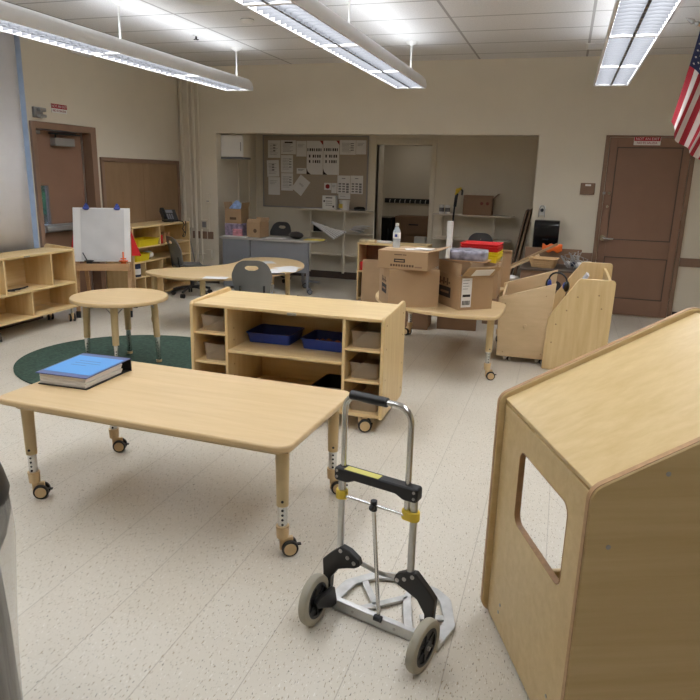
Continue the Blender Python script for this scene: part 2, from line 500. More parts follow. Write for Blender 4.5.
# ------------------------------------------------------------------ window with its roller shade
g = MB()
for z0, z1 in ((WZ0, WZ0 + .04), (WZ1 - .04, WZ1)): g.box(XL - .17, XL - .11, WY0, WY1, z0, z1)
for y in (WY0, 3.4, 4.55, WY1 - .012): g.box(XL - .17, XL - .11, y, y + (.04 if y < 5 else .012), WZ0, WZ1)
wf = struct('window_1', g, M['win_frame'])
MB().box(XL - .145, XL - .14, WY0 + .01, WY1 - .012, WZ0 + .03, WZ1 - .03).build('pane', M['glass'], wf)
MB().box(XL - .105, XL - .002, WY1 - .006, WY1 - .001, WZ0, WZ1).build('jamb', M['win_frame'], wf)
MB().box(XL + .0, XL + .03, WY0, WY1, WZ0 - .03, WZ0).build('sill', M['win_frame'], wf)
t = thing('roller_shade', 'pale grey roller shade pulled down over the window at the left edge', 'window shade', (XL + .03, 2.25, 0))
MB().grid(lambda u, v: (0.004 * sin(9 * u), u * 3.41, 0.66 + v * 2.24), 24, 2).build('cloth', M['shade'], t, solid=.002)
MB().cyl((.0, 0, 2.915), (0, 3.42, 2.915), .025).build('roller_tube', M['win_frame'], t)
MB().box(-.008, .008, .0, 3.41, .645, .66).build('hem_bar', M['win_frame'], t)

# ------------------------------------------------------------------ left door
w = MB()
w.box(XL - .2, XL + .03, DY0 - .052, DY0 + .006, 0, DZ + .065); w.box(XL - .2, XL + .03, DY1 - .006, DY1 + .085, 0, DZ + .065); w.box(XL - .2, XL + .03, DY0 + .006, DY1 - .006, DZ - .006, DZ + .065)
d1 = struct('door_1', w, M['trim_brown'], bevel=.004)
DX = XL - .085
GY0, GY1, GZ0, GZ1 = 5.905, 6.068, .985, 1.40
w = MB()
for y0, y1, z0, z1 in ((DY0 + .008, GY0, .02, DZ - .01), (GY1, DY1 - .008, .02, DZ - .01), (GY0, GY1, .02, GZ0), (GY0, GY1, GZ1, DZ - .01)):
    w.box(DX - .045, DX, y0, y1, z0, z1)
leaf = w.build('leaf', M['door_brown'], d1, smooth=0)
w = MB(); w.ring(rr(GY0 - .025, GY1 + .025, GZ0 - .025, GZ1 + .025, .002, 1), rr(GY0, GY1, GZ0, GZ1, .002, 1), DX, DX + .008, 'x')
w.build('glazing_bead', M['trim_brown'], d1)
MB().box(DX - .010, DX - .006, GY0, GY1, GZ0, GZ1).build('pane', M['glass'], d1)
w = MB(); w.box(DX, DX + .05, DY0 + .03, DY1 - .12, .90, .985); w.box(DX + .05, DX + .075, DY0 + .10, DY1 - .2, .915, .965)
w.build('push_bar', M['grey_metal'], d1, bevel=.006)
w = MB(); w.box(DX, DX + .07, 6.16, 6.47, 1.82, 1.905)
cl = w.build('closer', M['grey_metal'], d1, bevel=.006)
w = MB(); w.tube([(DX + .04, 6.20, 1.905), (DX + .045, 6.2, 1.945), (DX + .1, 6.45, 1.95)], .010); w.box(DX + .02, DX + .06, 6.12, 6.58, 1.94, 1.955)
w.build('closer_arm', M['black'], cl)
MB().box(DX, DX + .05, 5.86, 5.97, 1.93, 1.965).build('door_contact', M['steel'], d1)
MB().box(DX + .0, DX + .012, DY1 - .05, DY1 - .03, .02, DZ).build('weather_strip', M['alu'], d1)

# ------------------------------------------------------------------ right door
EX0, EX1, EZ = .385, 1.355, 2.115
w = MB()
w.box(EX0, EX0 + .045, YB - .03, YB, 0, EZ); w.box(EX1 - .045, EX1, YB - .03, YB, 0, EZ); w.box(EX0 + .045, EX1 - .045, YB - .03, YB, EZ - .02, EZ)
d2 = struct('door_2', w, M['trim_brown'], bevel=.004)
LX0, LX1 = EX0 + .05, EX1 - .05
w = MB(); w.box(LX0, LX1, YB - .009, YB - .001, .015, EZ - .023)
for x0, x1, z0, z1 in ((LX0, .522, .015, EZ - .023), (1.225, LX1, .015, EZ - .023), (.522, 1.225, 1.985, EZ - .023), (.522, 1.225, .715, .92), (.522, 1.225, .015, .215)):
    w.box(x0, x1, YB - .019, YB - .009, z0, z1)
w.build('leaf', M['door_brown'], d2, bevel=.003)
for z0, z1 in ((.92, 1.985), (.215, .715)):
    MB().ring(rr(.522, 1.225, z0, z1, .001, 1), rr(.531, 1.216, z0 + .009, z1 - .009, .001, 1), YB - .0195, YB - .009, 'y').build('groove_shade', M['dark_base'], d2)  # dark ring paints in the shade of the panel groove
w = MB()
for z in (.26, 1.08, 1.86): w.box(LX1 - .002, LX1 + .018, YB - .038, YB - .02, z, z + .1)
w.build('hinge', M['trim_brown'], d2)
w = MB(); w.cyl((.475, YB - .02, .935), (.475, YB - .03, .935), .034, n=24); w.cyl((.475, YB - .03, .935), (.475, YB - .07, .935), .013)
w.tube([(.475, YB - .07, .935), (.505, YB - .075, .932), (.595, YB - .075, .93)], .012)
w.build('lever_handle', M['chrome'], d2)
w = MB(); w.cyl((.49, YB - .019, 1.46), (.49, YB - .034, 1.46), .016); w.cyl((.487, YB - .019, 1.305), (.487, YB - .03, 1.305), .013)
w.build('deadbolt', M['chrome'], d2)
MB().box(.418, .448, YB - .045, YB - .03, 1.445, 1.475).build('strike_latch', M['steel'], d2)

# ------------------------------------------------------------------ outside the left wall
struct('ground', MB().box(-30, -5.53, -8, 40, -.25, -.15), M['concrete'], smooth=0)
struct('soffit', MB().box(-7.2, -5.53, -3, 14, 2.75, 2.95), M['wall'], smooth=0)
t = thing('tree', 'green leafy tree seen through the narrow glass of the left brown door', 'tree', (-9.6, 10.6, -.15))
MB().cyl((0, 0, 0), (0, 0, 1.6), .12, .08).build('trunk', M['bark'], t)
w = MB()
for i in range(60):
    a, b = random.uniform(0, 2 * PI), random.uniform(-1, 1)
    r_ = random.uniform(.3, 1.1)
    w.ball((r_ * cos(a), r_ * sin(a), 1.32 + b * .55), random.uniform(.14, .26), sub=1)
w.build('foliage', M['leaf'], t)

# ------------------------------------------------------------------ lights: three hanging runs
FZ = 2.518
def light_run(x, label):
    y0, y1 = 0.65, 7.51
    t = thing('pendant_light', label, 'ceiling light', (x, 0, 0), 0, 'hanging fluorescent light runs')
    out = [(-.165, 0), (-.168, .035), (-.155, .09), (-.115, .128), (-.06, .138), (.06, .138), (.115, .128), (.155, .09), (.168, .035), (.165, 0)]
    inn = [(-.15, 0), (-.152, .035), (-.14, .08), (-.105, .112), (-.06, .12), (.06, .12), (.105, .112), (.14, .08), (.152, .035), (.15, 0)]
    prof = out + inn[::-1]
    MB().prism([(a, FZ + b) for a, b in prof], y0, y1, 'y').build('housing', M['fixture'], t, smooth=50)
    w = MB()
    for ya, yb in ((y1, y1 + .035), (y0 - .035, y0)):
        w.prism([(a, FZ + b) for a, b in out], ya, yb, 'y')
    w.build('end_cap', M['fixture'], t, bevel=.012, seg=3)
    MB().box(-.140, .140, y0 + .01, y1 - .01, FZ + .045, FZ + .05).build('diffuser', M['lamp'], t, smooth=0)
    MB().box(-.055, .055, y0 + .01, y1 - .01, FZ + .139, FZ + .141).build('uplight_strip', M['uplight'], t, smooth=0)
    w = MB()
    y = y0 + .05
    while y < y1 - .02:
        w.prism([(-.145, FZ + .036), (.145, FZ + .036), (.145, FZ + .002), (.07, FZ + .010), (.008, FZ + .003), (-.008, FZ + .003), (-.07, FZ + .010), (-.145, FZ + .002)], y, y + .004, 'y')
        y += .09
    w.box(-.0025, .0025, y0 + .01, y1 - .01, FZ + .012, FZ + .036)
    w.build('louver', M['louver'], t, smooth=0)
    MB().box(-.009, .009, y0 + .04, y1 - .03, FZ + .0005, FZ + .0028).build('louver_spine', M['spine'], t, smooth=0)
    for y in (5.07, 6.35, 3.79, 2.5):
        MB().prism([(-.150, FZ + .0), (.150, FZ + .0), (.150, FZ + .03), (-.150, FZ + .03)], y, y + .03, 'y').build('joint_plate', M['fixture'], t)
    for y in (7.45, 5.28, 3.1, .9):
        st = MB().cyl((0, y, FZ + .13), (0, y, ZC - .02), .009, n=10).build('stem', M['white'], t)
        MB().lathe([(.012, -.04), (.045, -.022), (.062, -.004), (.062, -.0005)], (0, y, ZC)).build('canopy', M['white'], st)
    return t
light_run(-3.785, 'long white hanging light run at left, crossing the upper left corner')
light_run(-1.72, 'long white hanging light run at the top centre, nearest the recess')
light_run(.322, 'long white hanging light run at the upper right, toward the brown right door')

# ceiling fittings
t = thing('sprinkler', 'small sprinkler head in the ceiling tiles between left and centre lights', 'sprinkler', (-3.08, 6.72, ZC))
MB().cyl((0, 0, 0), (0, 0, -.012), .035).build('escutcheon', M['white'], t)
w = MB(); w.cyl((0, 0, -.012), (0, 0, -.04), .010); w.box(-.03, .03, -.005, .005, -.045, -.04); w.box(-.005, .005, -.03, .03, -.045, -.04)
w.build('head', M['ink_dark'], t)
bpy.data.objects['sprinkler'].location = (-3.88, 6.72, ZC); 
t = thing('smoke_detector', 'small round white smoke detector on the ceiling left of the centre light', 'smoke detector', (-2.99, 6.12, ZC))
MB().lathe([(.06, 0), (.06, -.018), (.045, -.035), (.0001, -.038)]).build('housing', M['white'], t)
MB().lathe([(.062, -.008), (.064, -.010), (.062, -.012)]).build('vent_ring', M['dotgrey'], t)
t = thing('ceiling_diffuser', 'round white air diffuser in the ceiling at the top left', 'air vent', (-2.96, 5.30, ZC))
for r_ in (.2, .145, .09): MB().lathe([(r_ * .72, -.004), (r_, -.03), (r_ + .008, -.03), (r_ * .76, -.001)]).build('cone_ring', M['white'], t)
t = thing('ceiling_vent', 'small louvred grille in the ceiling beside the right light', 'air vent', (.05, 7.98, ZC))
MB().ring(rr(-.0, .25, -.16, .16, .004, 1), rr(.02, .23, -.14, .14, .004, 1), -.012, -.0005).build('frame', M['white'], t)
MB().box(.02, .23, -.14, .14, -.004, -.001).build('backing', M['dotgrey'], t)
w = MB()
for k in range(5): w.box(.02, .23, -.13 + k * .058, -.10 + k * .058, -.010, -.005)
w.build('slat', M['fixture'], t)

# ------------------------------------------------------------------ on the left wall
t = thing('exit_sign_plate', 'red and white sign plate on the left wall above the door', 'sign', (XL, 6.12, 2.158))
MB().box(.0005, .006, 0, .235, 0, .09).build('plate', M['white'], t)
MB().box(.006, .0075, .0, .235, .045, .09).build('red_band', M['sign_red'], t)
lettering('white_lettering', 'NOT AN EXIT', .036, M['white'], t, T(.0078, .118, .067) @ FACE_E)
lettering('red_lettering', 'NO ES SALIDA', .031, M['ink_red'], t, T(.0066, .118, .022) @ FACE_E)
t = thing('alarm_box', 'small grey metal box on the left wall above the door corner', 'door alarm', (XL, 5.84, 2.085))
MB().box(.0005, .03, 0, .125, 0, .105).build('back_box', M['grey_metal'], t, bevel=.004)
w = MB(); w.box(.03, .075, .035, .125, .065, .10); w.box(.03, .075, .035, .125, .005, .035)
w.build('prong', M['steel'], t, bevel=.004)
t = thing('wall_speaker', 'thin white box on the left wall just under the left light run', 'speaker', (XL, 6.45, 2.80))
MB().box(.0005, .05, 0, .33, 0, .085).build('case', M['white'], t, bevel=.006)
MB().box(.05, .052, .02, .31, .012, .073).build('grille', M['fixture'], t)
t = thing('pinboard', 'brown framed pinboard on the left wall between door and corner', 'notice board', (XL, 6.85, 0))
w = MB(); w.ring([(0, .62), (1.70, .62), (1.70, 1.725), (0, 1.725)], [(.05, .67), (1.65, .67), (1.65, 1.675), (.05, 1.675)], .0005, .03, 'x')
w.build('frame', M['trim_brown'], t, bevel=.004)
MB().box(.0005, .014, .05, 1.65, .67, 1.675).build('panel', M['board_brown'], t)
MB().box(.014, .016, .845, .855, .67, 1.675).build('joint_strip', M['board_brown'], t)

# ------------------------------------------------------------------ on the back wall, left of the recess
def wall_box(name, label, cat, x, z, wd, ht, dp, m='conduit'):
    t = thing(name, label, cat, (x, YB, z))
    MB().box(-wd / 2, wd / 2, -dp, -.0005, 0, ht).build('cover', M[m], t, bevel=.004)
    return t
t = wall_box('thermostat', 'small beige thermostat box on the wall left of the recess', 'thermostat', -4.862, 1.165, .062, .125, .035)
MB().box(-.02, .02, -.037, -.035, .012, .022).build('slot', M['dotgrey'], t)
MB().cyl((-.0, -.012, -.42), (0, -.012, 0), .008).build('conduit', M['conduit'], t)
t = wall_box('light_switch', 'switch plate beside the pipes above the brown rail pieces, leftmost of two', 'switch', -5.215, .80, .085, .13, .03)
MB().box(-.012, .012, -.034, -.03, .045, .08).build('toggle', M['grey_metal'], t)
t = wall_box('wall_outlet', 'dark faced outlet box on the wall right of the pipes', 'outlet', -4.93, .785, .10, .13, .035)
MB().box(-.03, .03, -.038, -.035, .025, .105).build('socket_face', M['grey_metal'], t)
t = wall_box('junction_box', 'beige junction box low on the wall below the brown rail pieces', 'junction box', -4.86, .345, .085, .15, .05)
MB().cyl((-.38, -.015, .075), (-.045, -.015, .075), .010).build('conduit', M['conduit'], t)
w = MB().tube([(-5.17, YB - .02, .79), (-5.17, YB - .04, .66), (-5.08, YB - .10, .40), (-5.0, YB - .16, .14), (-4.97, YB - .2, .012)], .008)
tag(w.build('power_cord', M['grey_metal']), 'grey cord hanging from the switch plate down the wall by the pipes', 'cord')
# ------------------------------------------------------------------ on the back wall, right of the recess
t = wall_box('intercom_panel', 'square brown metal panel on the wall left of the right door', 'wall panel', .243, 1.435, .165, .135, .02, 'trim_brown')
MB().box(-.03, .035, -.022, -.02, .10, .122).build('white_label', M['white'], t)
t = thing('exit_sign_plate', 'red and white sign plate at the top of the right brown door', 'sign', (.69, YB - .02, 2.008))
MB().box(0, .285, -.006, -.0005, 0, .095).build('plate', M['white'], t, bevel=.001)
MB().box(0.004, .281, -.0075, -.006, .046, .093).build('red_band', M['sign_red'], t)
lettering('white_lettering', 'NOT AN EXIT', .040, M['white'], t, T(.143, -.0078, .068) @ FACE_S)
lettering('red_lettering', 'NO ES SALIDA', .034, M['ink_red'], t, T(.143, -.0066, .024) @ FACE_S)
t = thing('towel_dispenser', 'black wall paper towel dispenser right of the recess', 'paper towel dispenser', (-.325, YB, .775))
w = MB().prism([(-.001, 0), (-.17, .0), (-.2, .04), (-.215, .18), (-.20, .30), (-.15, .345), (-.001, .345)], 0, .295, 'x')
w.build('cover', M['black_gloss'], t, bevel=.012, seg=3)
w = MB().box(.01, .285, -.209, -.19, .125, .13); w.box(.11, .175, -.2185, -.19, .115, .128)
w.build('seam', M['black'], t)
t = thing('wall_hook', 'clear and steel hook fitting on the wall above the black towel dispenser', 'hook', (-.255, YB, 1.15))
MB().box(-.04, .04, -.004, -.0005, 0.02, .14).build('back_plate', M['white'], t, bevel=.003)
w = MB(); w.tube([(-.035, -.02, .0), (-.035, -.05, .09), (-.015, -.055, .135), (.015, -.055, .135), (.035, -.05, .09), (.035, -.02, 0)], .006)
w.build('wire_loop', M['steel'], t)
MB().ball((0, -.035, .085), .022).build('knob', M['black'], t)
# flag on the right wall
t = thing('flag', 'striped red, white and blue flag hanging from a pole at the right edge', 'flag', (0, 0, 0))
FY = 6.0
pole = MB().cyl((XR - .01, FY, 2.18), (.832, FY, 2.758), .011).build('pole', M['oak'], t)
MB().lathe([(.012, 0), (.02, .01), (.008, .03), (.02, .05), (.0005, .11)], (0, 0, 0)).build('spear_tip', M['steel'], pole, mtx=T(.832, FY, 2.758) @ Matrix.Rotation(rad(-64.5), 4, 'Y'))
MB().box(XR - .05, XR - .0005, FY - .04, FY + .04, 2.13, 2.23).build('bracket', M['steel'], t)
def flag_pt(u, v, off=0.0):
    s, tt = u * .60, v * .81
    k = .84 + .10 * min(s / .15, 1)
    wv = sin(s * 26 + 1.2 * v)
    x = .846 + .90 * s * (1 - .42 * v) - .125 * v ** 1.2 + .018 * v * wv
    y = FY - .012 + .045 * v * cos(s * 26 + .8) - off
    z = 2.742 - .43 * s - tt * k
    return (x, y, z)
NU, NV = 52, 30
mb = MB().grid(lambda u, v: flag_pt(u, v), NU, NV)
cloth = mb.build('cloth', M['flag_red'], t, smooth=180, solid=.002)
cloth.data.materials.append(M['flag_white']); cloth.data.materials.append(M['flag_blue'])
for i, p in enumerate(cloth.data.polygons):
    iu, iv = i // NV, i % NV
    p.material_index = 2 if (iu < 28 and iv < 12) else (iu * 13 // NU) % 2
w = MB()
for a in range(9):
    for b in range(11):
        if (a + b) % 2: continue
        cu, cv = (a + .8) / 10 * 28 / NU, (b + .8) / 12 * 12 / NV
        vs = []
        for k in range(10):
            r_ = 1 if k % 2 == 0 else .42
            vs.append(w.bm.verts.new(flag_pt(cu + r_ * .020 * cos(k * PI / 5), cv + r_ * .013 * sin(k * PI / 5), .004)))
        w.face(vs)
w.build('star', M['flag_white'], t, smooth=0)

# ================================================================== TABLES
def caster(name, parent, x, y, z0, ang, r=.036, m='tan_plastic', stem=True):
    """Twin wheel caster standing on z0 under (x, y); returns its fork."""
    mt = T(x, y, z0) @ RZ(ang)
    w = MB()
    w.box(-.012, .045, -.010, .010, r * .7, r * 2 + .012); w.cyl((0, 0, r * 1.5), (0, 0, r * 2 + .025), .014)
    f = w.build(name, M[m], parent, bevel=.003, mtx=mt)
    w1, w2 = MB(), MB()
    for s in (-1, 1):
        w1.cyl((.029, s * .011, r), (.029, s * .029, r), r, n=24)
        w2.cyl((.029, s * .029, r), (.029, s * .032, r), r * .74, n=24)
    w2.cyl((.029, -.0315, r), (.029, .0315, r), r * .2, n=10)
    w1.build('caster_tire', M['tire'], f, bevel=.003, mtx=mt)
    w2.build('caster_hub', M[m], f, mtx=mt)
    MB().box(.045, .080, -.008, .008, r * 1.1, r * 1.25).build('brake_tab', M['tire'], f, mtx=mt)
    return f

def roll_leg(parent, x, y, top, ang=0.0):
    """Adjustable leg: tan tube, chrome insert with holes, collar and caster."""
    w = MB().cyl((x, y, .235), (x, y, top), .026, .030, n=18)
    lg = w.build('leg', M['tan'], parent)
    MB().cyl((x, y, .12), (x, y, .24), .021, n=18).build('leg_insert', M['chrome'], lg)
    w = MB()
    for k in range(4):
        a = -1.15
        c = Vector((x + .0205 * cos(a), y + .0205 * sin(a), .152 + k * .022)); d = Vector((cos(a), sin(a), 0))
        w.cyl(c, c + d * .0014, .0055, n=10)
    w.build('adjusting_hole', M['ink_dark'], lg)
    MB().cyl((x + .0265 * cos(-1.15), y + .0265 * sin(-1.15), .262), (x + .029 * cos(-1.15), y + .029 * sin(-1.15), .262), .006, n=10).build('leg_screw', M['ink_dark'], lg)
    MB().cyl((x, y, .085), (x, y, .14), .026, .029, n=18).build('collar', M['tan_plastic'], lg)
    mt = T(x, y, 0)
    caster('caster', lg, x, y, 0, ang)
    return lg

def table_top(outline, z, parent, th=.03):
    o = MB().prism(outline, z - th, z, 'z').build('tabletop', M['maple_table'], parent, bevel=.009, seg=3, smooth=50)
    return o

# the long table in front
t = thing('activity_table', 'long low maple table on casters in front, with the blue binder on it', 'table', (-1.692, 2.664, 0), rad(-2.3))
TZ = .538
table_top(rr(-.763, .763, -.395, .395, .06, 6), TZ, t)
MB().ring(rr(-.715, .715, -.335, .335, .04, 6), rr(-.70, .70, -.32, .32, .04, 6), TZ - .062, TZ - .0305).build('apron', M['tan'], t)
for sx, sy, a in ((-1, -1, .55), (-1, 1, .45), (1, -1, .6), (1, 1, .45)):
    x, y = sx * .680 + (.004 if sy > 0 else .016 if sx > 0 else .022), sy * .315 + (.016 if sy < 0 else 0)
    roll_leg(t, x, y, TZ - .03, a)
    MB().box(x - .05, x + .05, y - .05, y + .05, TZ - .045, TZ - .0305).build('corner_plate', M['tan'], t, bevel=.004)

# binder on the table
BZ = TZ + .001
t = thing('ring_binder', 'thick ring binder with a blue cover sheet lying on the front table', 'binder', (-2.425, 2.545, BZ), rad(1))
MB().box(0, .285, 0, .36, 0, .004).build('lower_cover', M['black'], t)
w = MB()
for i in range(6):
    w.box(.006 + .003 * (i % 2), .272 + .004 * (i % 3), .008 - .003 * (i % 2), .30, .0045 + i * .0085, .0120 + i * .0085)
w.build('page_block', M['paper'], t)
mt = T(0, -.004, .0575) @ Matrix.Rotation(rad(1.2), 4, 'X')
MB().box(-.006, .291, 0, .362, 0, .005).build('upper_cover', M['blue_edge'], t, mtx=mt)
MB().box(.006, .282, .042, .318, .0051, .0062).build('cover_sheet', M['blue_sheet'], t, mtx=mt)
w = MB()
for k, (x0, x1) in enumerate(((.07, .20), (.07, .22), (.07, .16))): w.box(x0, x1, .235 - k * .035, .239 - k * .035, .0063, .0067)
w.build('printed_lines', M['blue_edge'], t, mtx=mt)
MB().box(-.006, .291, .358, .364, 0, .071).build('spine', M['black'], t)
w = MB()
for x in (.05, .14, .235):
    w.tube([(x, .335 + .020 * cos(a), .026 + .021 * sin(a)) for a in [k * PI / 8 for k in range(17)]], .0022, 6)
w.box(.03, .26, .320, .352, .004, .007)
w.build('ring_mechanism', M['chrome'], t)

# round rug and round table
cz = [(-3.38 + .97 * cos(a), 4.66 + .88 * sin(a)) for a in [2 * PI * k / 72 for k in range(72)]]
t = thing('rug', 'dark green oval rug on the floor under the round table', 'rug', (0, 0, 0))
MB().prism(cz, .0005, .011).build('pile', M['rug'], t)
ci = [((x + 3.38) * 1.012 - 3.38, (y - 4.66) * 1.012 + 4.66) for x, y in cz]
MB().ring(ci, [((x + 3.38) * .985 - 3.38, (y - 4.66) * .985 + 4.66) for x, y in cz], .0004, .012).build('bound_edge', M['rug'], t)
t = thing('round_table', 'round maple table with tan and silver legs standing on the green rug', 'table', (-3.42, 4.56, .0125))
table_top([(.387 * cos(2 * PI * k / 64), .387 * sin(2 * PI * k / 64)) for k in range(64)], .570, t, .032)
for k in range(4):
    a = rad(26 + 90 * k)
    d = Vector((cos(a), sin(a), 0))
    p = lambda r_, z: d * r_ + Vector((0, 0, z))
    lg = MB().cyl(p(.282, .22), p(.268, .538), .026, .030, n=18).build('leg', M['tan'], t)
    ins = MB().cyl(p(.288, .018), p(.282, .23), .020, .021, n=18).build('leg_insert', M['chrome'], lg)
    w = MB()
    e = Vector((cos(-1.0), sin(-1.0), 0))
    for q in range(6):
        c = p(.287 - .0006 * q, .055 + q * .023) + e * .020; w.cyl(c, c + e * .0014, .005, n=8)
    w.build('adjusting_hole', M['ink_dark'], lg)
    MB().cyl(p(.288, 0), p(.288, .02), .024, n=18).build('foot', M['tan_plastic'], lg)
    sd = Vector((-sin(a), cos(a), 0))
    for s in (-1, 1):
        MB().tube([p(.278, .42), p(.27, .47) + sd * s * .022, p(.25, .515) + sd * s * .065, p(.235, .538) + sd * s * .085], .0055, 8).build('brace', M['steel'], lg)

# kidney tables
def kidney(name, label, loc, outline, z, legs):
    t = thing(name, label, 'table', (loc[0], loc[1], 0))
    pts = smooth_closed([(x - loc[0], y - loc[1]) for x, y in outline], 6)
    table_top(pts, z, t)
    for x, y, a in legs: roll_leg(t, x - loc[0], y - loc[1], z - .03, a)
    return t
KZ = .565
oa, ob, oo = Vector((.298, .954)), Vector((.954, -.298)), Vector((-3.87, 6.83))
kid = [oo + oa * a + ob * b for a, b in ((-.97, .10), (-.78, -.03), (-.50, .05), (-.22, .18), (.08, .21), (.36, .12), (.62, -.02), (.86, .06), (.98, .30), (.90, .62), (.62, .92), (.26, 1.08), (-.12, 1.12), (-.50, 1.06), (-.80, .86), (-.98, .52))]
kidney('kidney_table', 'kidney shaped maple table in front of the grey desk, with papers on it', (-3.4, 6.7), kid, KZ,
       ((-4.07, 6.02, 2.6), (-3.42, 7.60, .4), (-2.92, 6.92, 2.4), (-3.40, 5.86, 2.2)))
CT = .57
card = [(-.41, 5.08), (-.48, 5.035), (-.76, 5.01), (-1.12, 5.12), (-1.37, 5.30), (-1.52, 5.60), (-1.565, 5.98), (-1.56, 6.36), (-1.47, 6.64), (-1.22, 6.76), (-.9, 6.80), (-.6, 6.78), (-.40, 6.68), (-.37, 6.52), (-.53, 6.34), (-.62, 6.0), (-.54, 5.80), (-.425, 5.70), (-.385, 5.60), (-.383, 5.30)]
kidney('kidney_table', 'maple table on casters loaded with cardboard boxes right of centre', (-.95, 5.8), card, CT,
       ((-.468, 5.28, .3), (-1.40, 6.55, 2.6), (-.50, 6.60, 1), (-1.36, 5.45, 2)))

# ================================================================== LOW SHELVES
def slab(mb_args, name, m, parent, bevel=.003): return MB().box(*mb_args).build(name, M[m], parent, bevel=bevel)
# centre shelf with trays
SX, SY, SW, SD, S0, S1 = -2.305, 3.79, 1.342, .565, .098, .768
t = thing('storage_shelf', 'maple shelf on casters behind the front table, holding clear bins and blue trays', 'shelf', (SX, SY, 0))
side = round_poly([(0, S0), (SD, S0), (SD, S1 + .012), (0, S1 - .01)], [.02, .05, .05, .03])
for x0 in (0, SW - .022): MB().prism(side, x0, x0 + .022, 'x').build('side_panel', M['maple_v'], t, bevel=.005)
A, B = .022, SW - .022
slab((A, B, .012, SD - .012, .726, .746), 'top_panel', 'maple', t)
slab((A, B, .012, SD - .012, S0 + .005, S0 + .027), 'bottom_panel', 'maple', t)
slab((A, B, SD - .024, SD - .012, S0 + .027, .726), 'back_panel', 'maple', t)
V1, V2 = .253, 1.068
for x in (V1, V2): slab((x, x + .02, .012, SD - .024, S0 + .027, .726), 'divider', 'maple_v', t)
slab((V1 + .02, V2, .012, SD - .024, .430, .450), 'shelf_board', 'maple', t)
for z in (.352, .555):
    slab((A, V1, .012, SD - .024, z - .015, z), 'shelf_board', 'maple', t)
    slab((V2 + .02, B, .012, SD - .024, z - .025, z - .010), 'shelf_board', 'maple', t)
for z in (.25, .33, .50, .58): MB().cyl((V1 + .0199, .10, z), (V1 + .0215, .10, z), .006, n=10).build('screw_cap', M['ply_edge'], t)
for z in (.17, .35, .55, .70):
    for y in (.06, .50): MB().cyl((SW - .0005, y, z), (SW + .0015, y, z), .006, n=10).build('screw_cap', M['ply_edge'], t)
w = MB().box(.70, .76, .004, .012, .722, .738); w.cyl((.73, .002, .73), (.73, .004, .73), .008)
w.build('latch', M['steel'], t)
for x, y in ((.09, .06), (SW - .145, .03), (.09, SD - .07), (SW - .12, SD - .07)):
    caster('caster', t, x, y, 0, .35 if x > .5 else 2.2, .044)

def tray_loops(w_, d, h, fl, th, r_=.02, rim=.008):
    def L(x, z, rq): return [(a, b, z) for a, b in rr(-w_ / 2 - x, w_ / 2 + x, -d / 2 - x, d / 2 + x, rq, 4)]
    return [L(0, 0, r_), L(fl, h - .006, r_), L(fl + rim, h - .006, r_ + rim), L(fl + rim, h, r_ + rim), L(fl - th, h, r_), L(-th, th, r_ * .8)]
def bin_(name, label, cat, group, loc, w_, d, h, m, fl=.008, rz=0, th=.003, r_=.02):
    o = MB().loft(tray_loops(w_, d, h, fl, th, r_)).build(name, M[m], smooth=45)
    o.location = loc; o.rotation_euler = (0, 0, rz)
    return tag(o, label, cat, group)
G1 = 'clear bins in the centre shelf'
cx_l, cx_r = SX + (A + V1) / 2, SX + (V2 + .02 + B) / 2
for x, z, wd, ht, lb in ((cx_l, .5558, .165, .105, 'clear plastic bin in the upper left cell of the centre shelf'),
                         (cx_l + .012, .3528, .15, .115, 'clear plastic bin in the second left cell of the centre shelf'),
                         (cx_r, .5458, .175, .105, 'clear plastic bin in the top right cell of the centre shelf'),
                         (cx_r - .003, .3428, .175, .105, 'clear plastic bin in the middle right cell of the centre shelf'),
                         (cx_r, S0 + .0278, .175, .10, 'clear plastic bin in the lowest right cell of the centre shelf')):
    bin_('storage_bin', lb, 'bin', G1, (x, SY + .21, z), wd, .30, ht, 'clear_bin', .008, 0, .003)
G2 = 'shallow trays in the centre shelf'
bin_('tray', 'blue tray at left on the middle board of the centre shelf', 'tray', G2, (-1.853, 4.18, .4508), .30, .25, .072, 'blue_tray', .012, rad(1))
bin_('tray', 'blue tray at right on the middle board of the centre shelf', 'tray', G2, (-1.440, 4.15, .4508), .29, .25, .072, 'blue_tray', .012, rad(-2))
bin_('tray', 'black tray low at right in the open lower cell of the centre shelf', 'tray', G2, (-1.375, 4.10, .1258), .20, .27, .095, 'black', .012, rad(-3))
w = MB()
for k in range(3): w.box(-.09 + .07 * k, -.03 + .07 * k, -.03, .02 + .01 * k, 0, .022)
o = w.build('wooden_blocks', M['red'], bevel=.004); o.location = (-1.853, 4.20, .4545)
o.data.materials[0] = mat('brick_red_blocks', S(140, 66, 52), 0.6)
tag(o, 'flat brick red blocks lying inside the left blue tray', 'toy blocks')
w = MB()
for k in range(5):
    w.ball((-.08 + .035 * k, .02 * ((k * 7) % 3 - 1), .022), .022, (1.2, .8, .9), 1)
o = w.build('toy_food', mat('toy_food_brown', S(172, 108, 84), 0.6, var=.2, scale=30)); o.location = (-1.45, 4.17, .4545)
tag(o, 'small brown toy pieces heaped inside the right blue tray', 'toys')

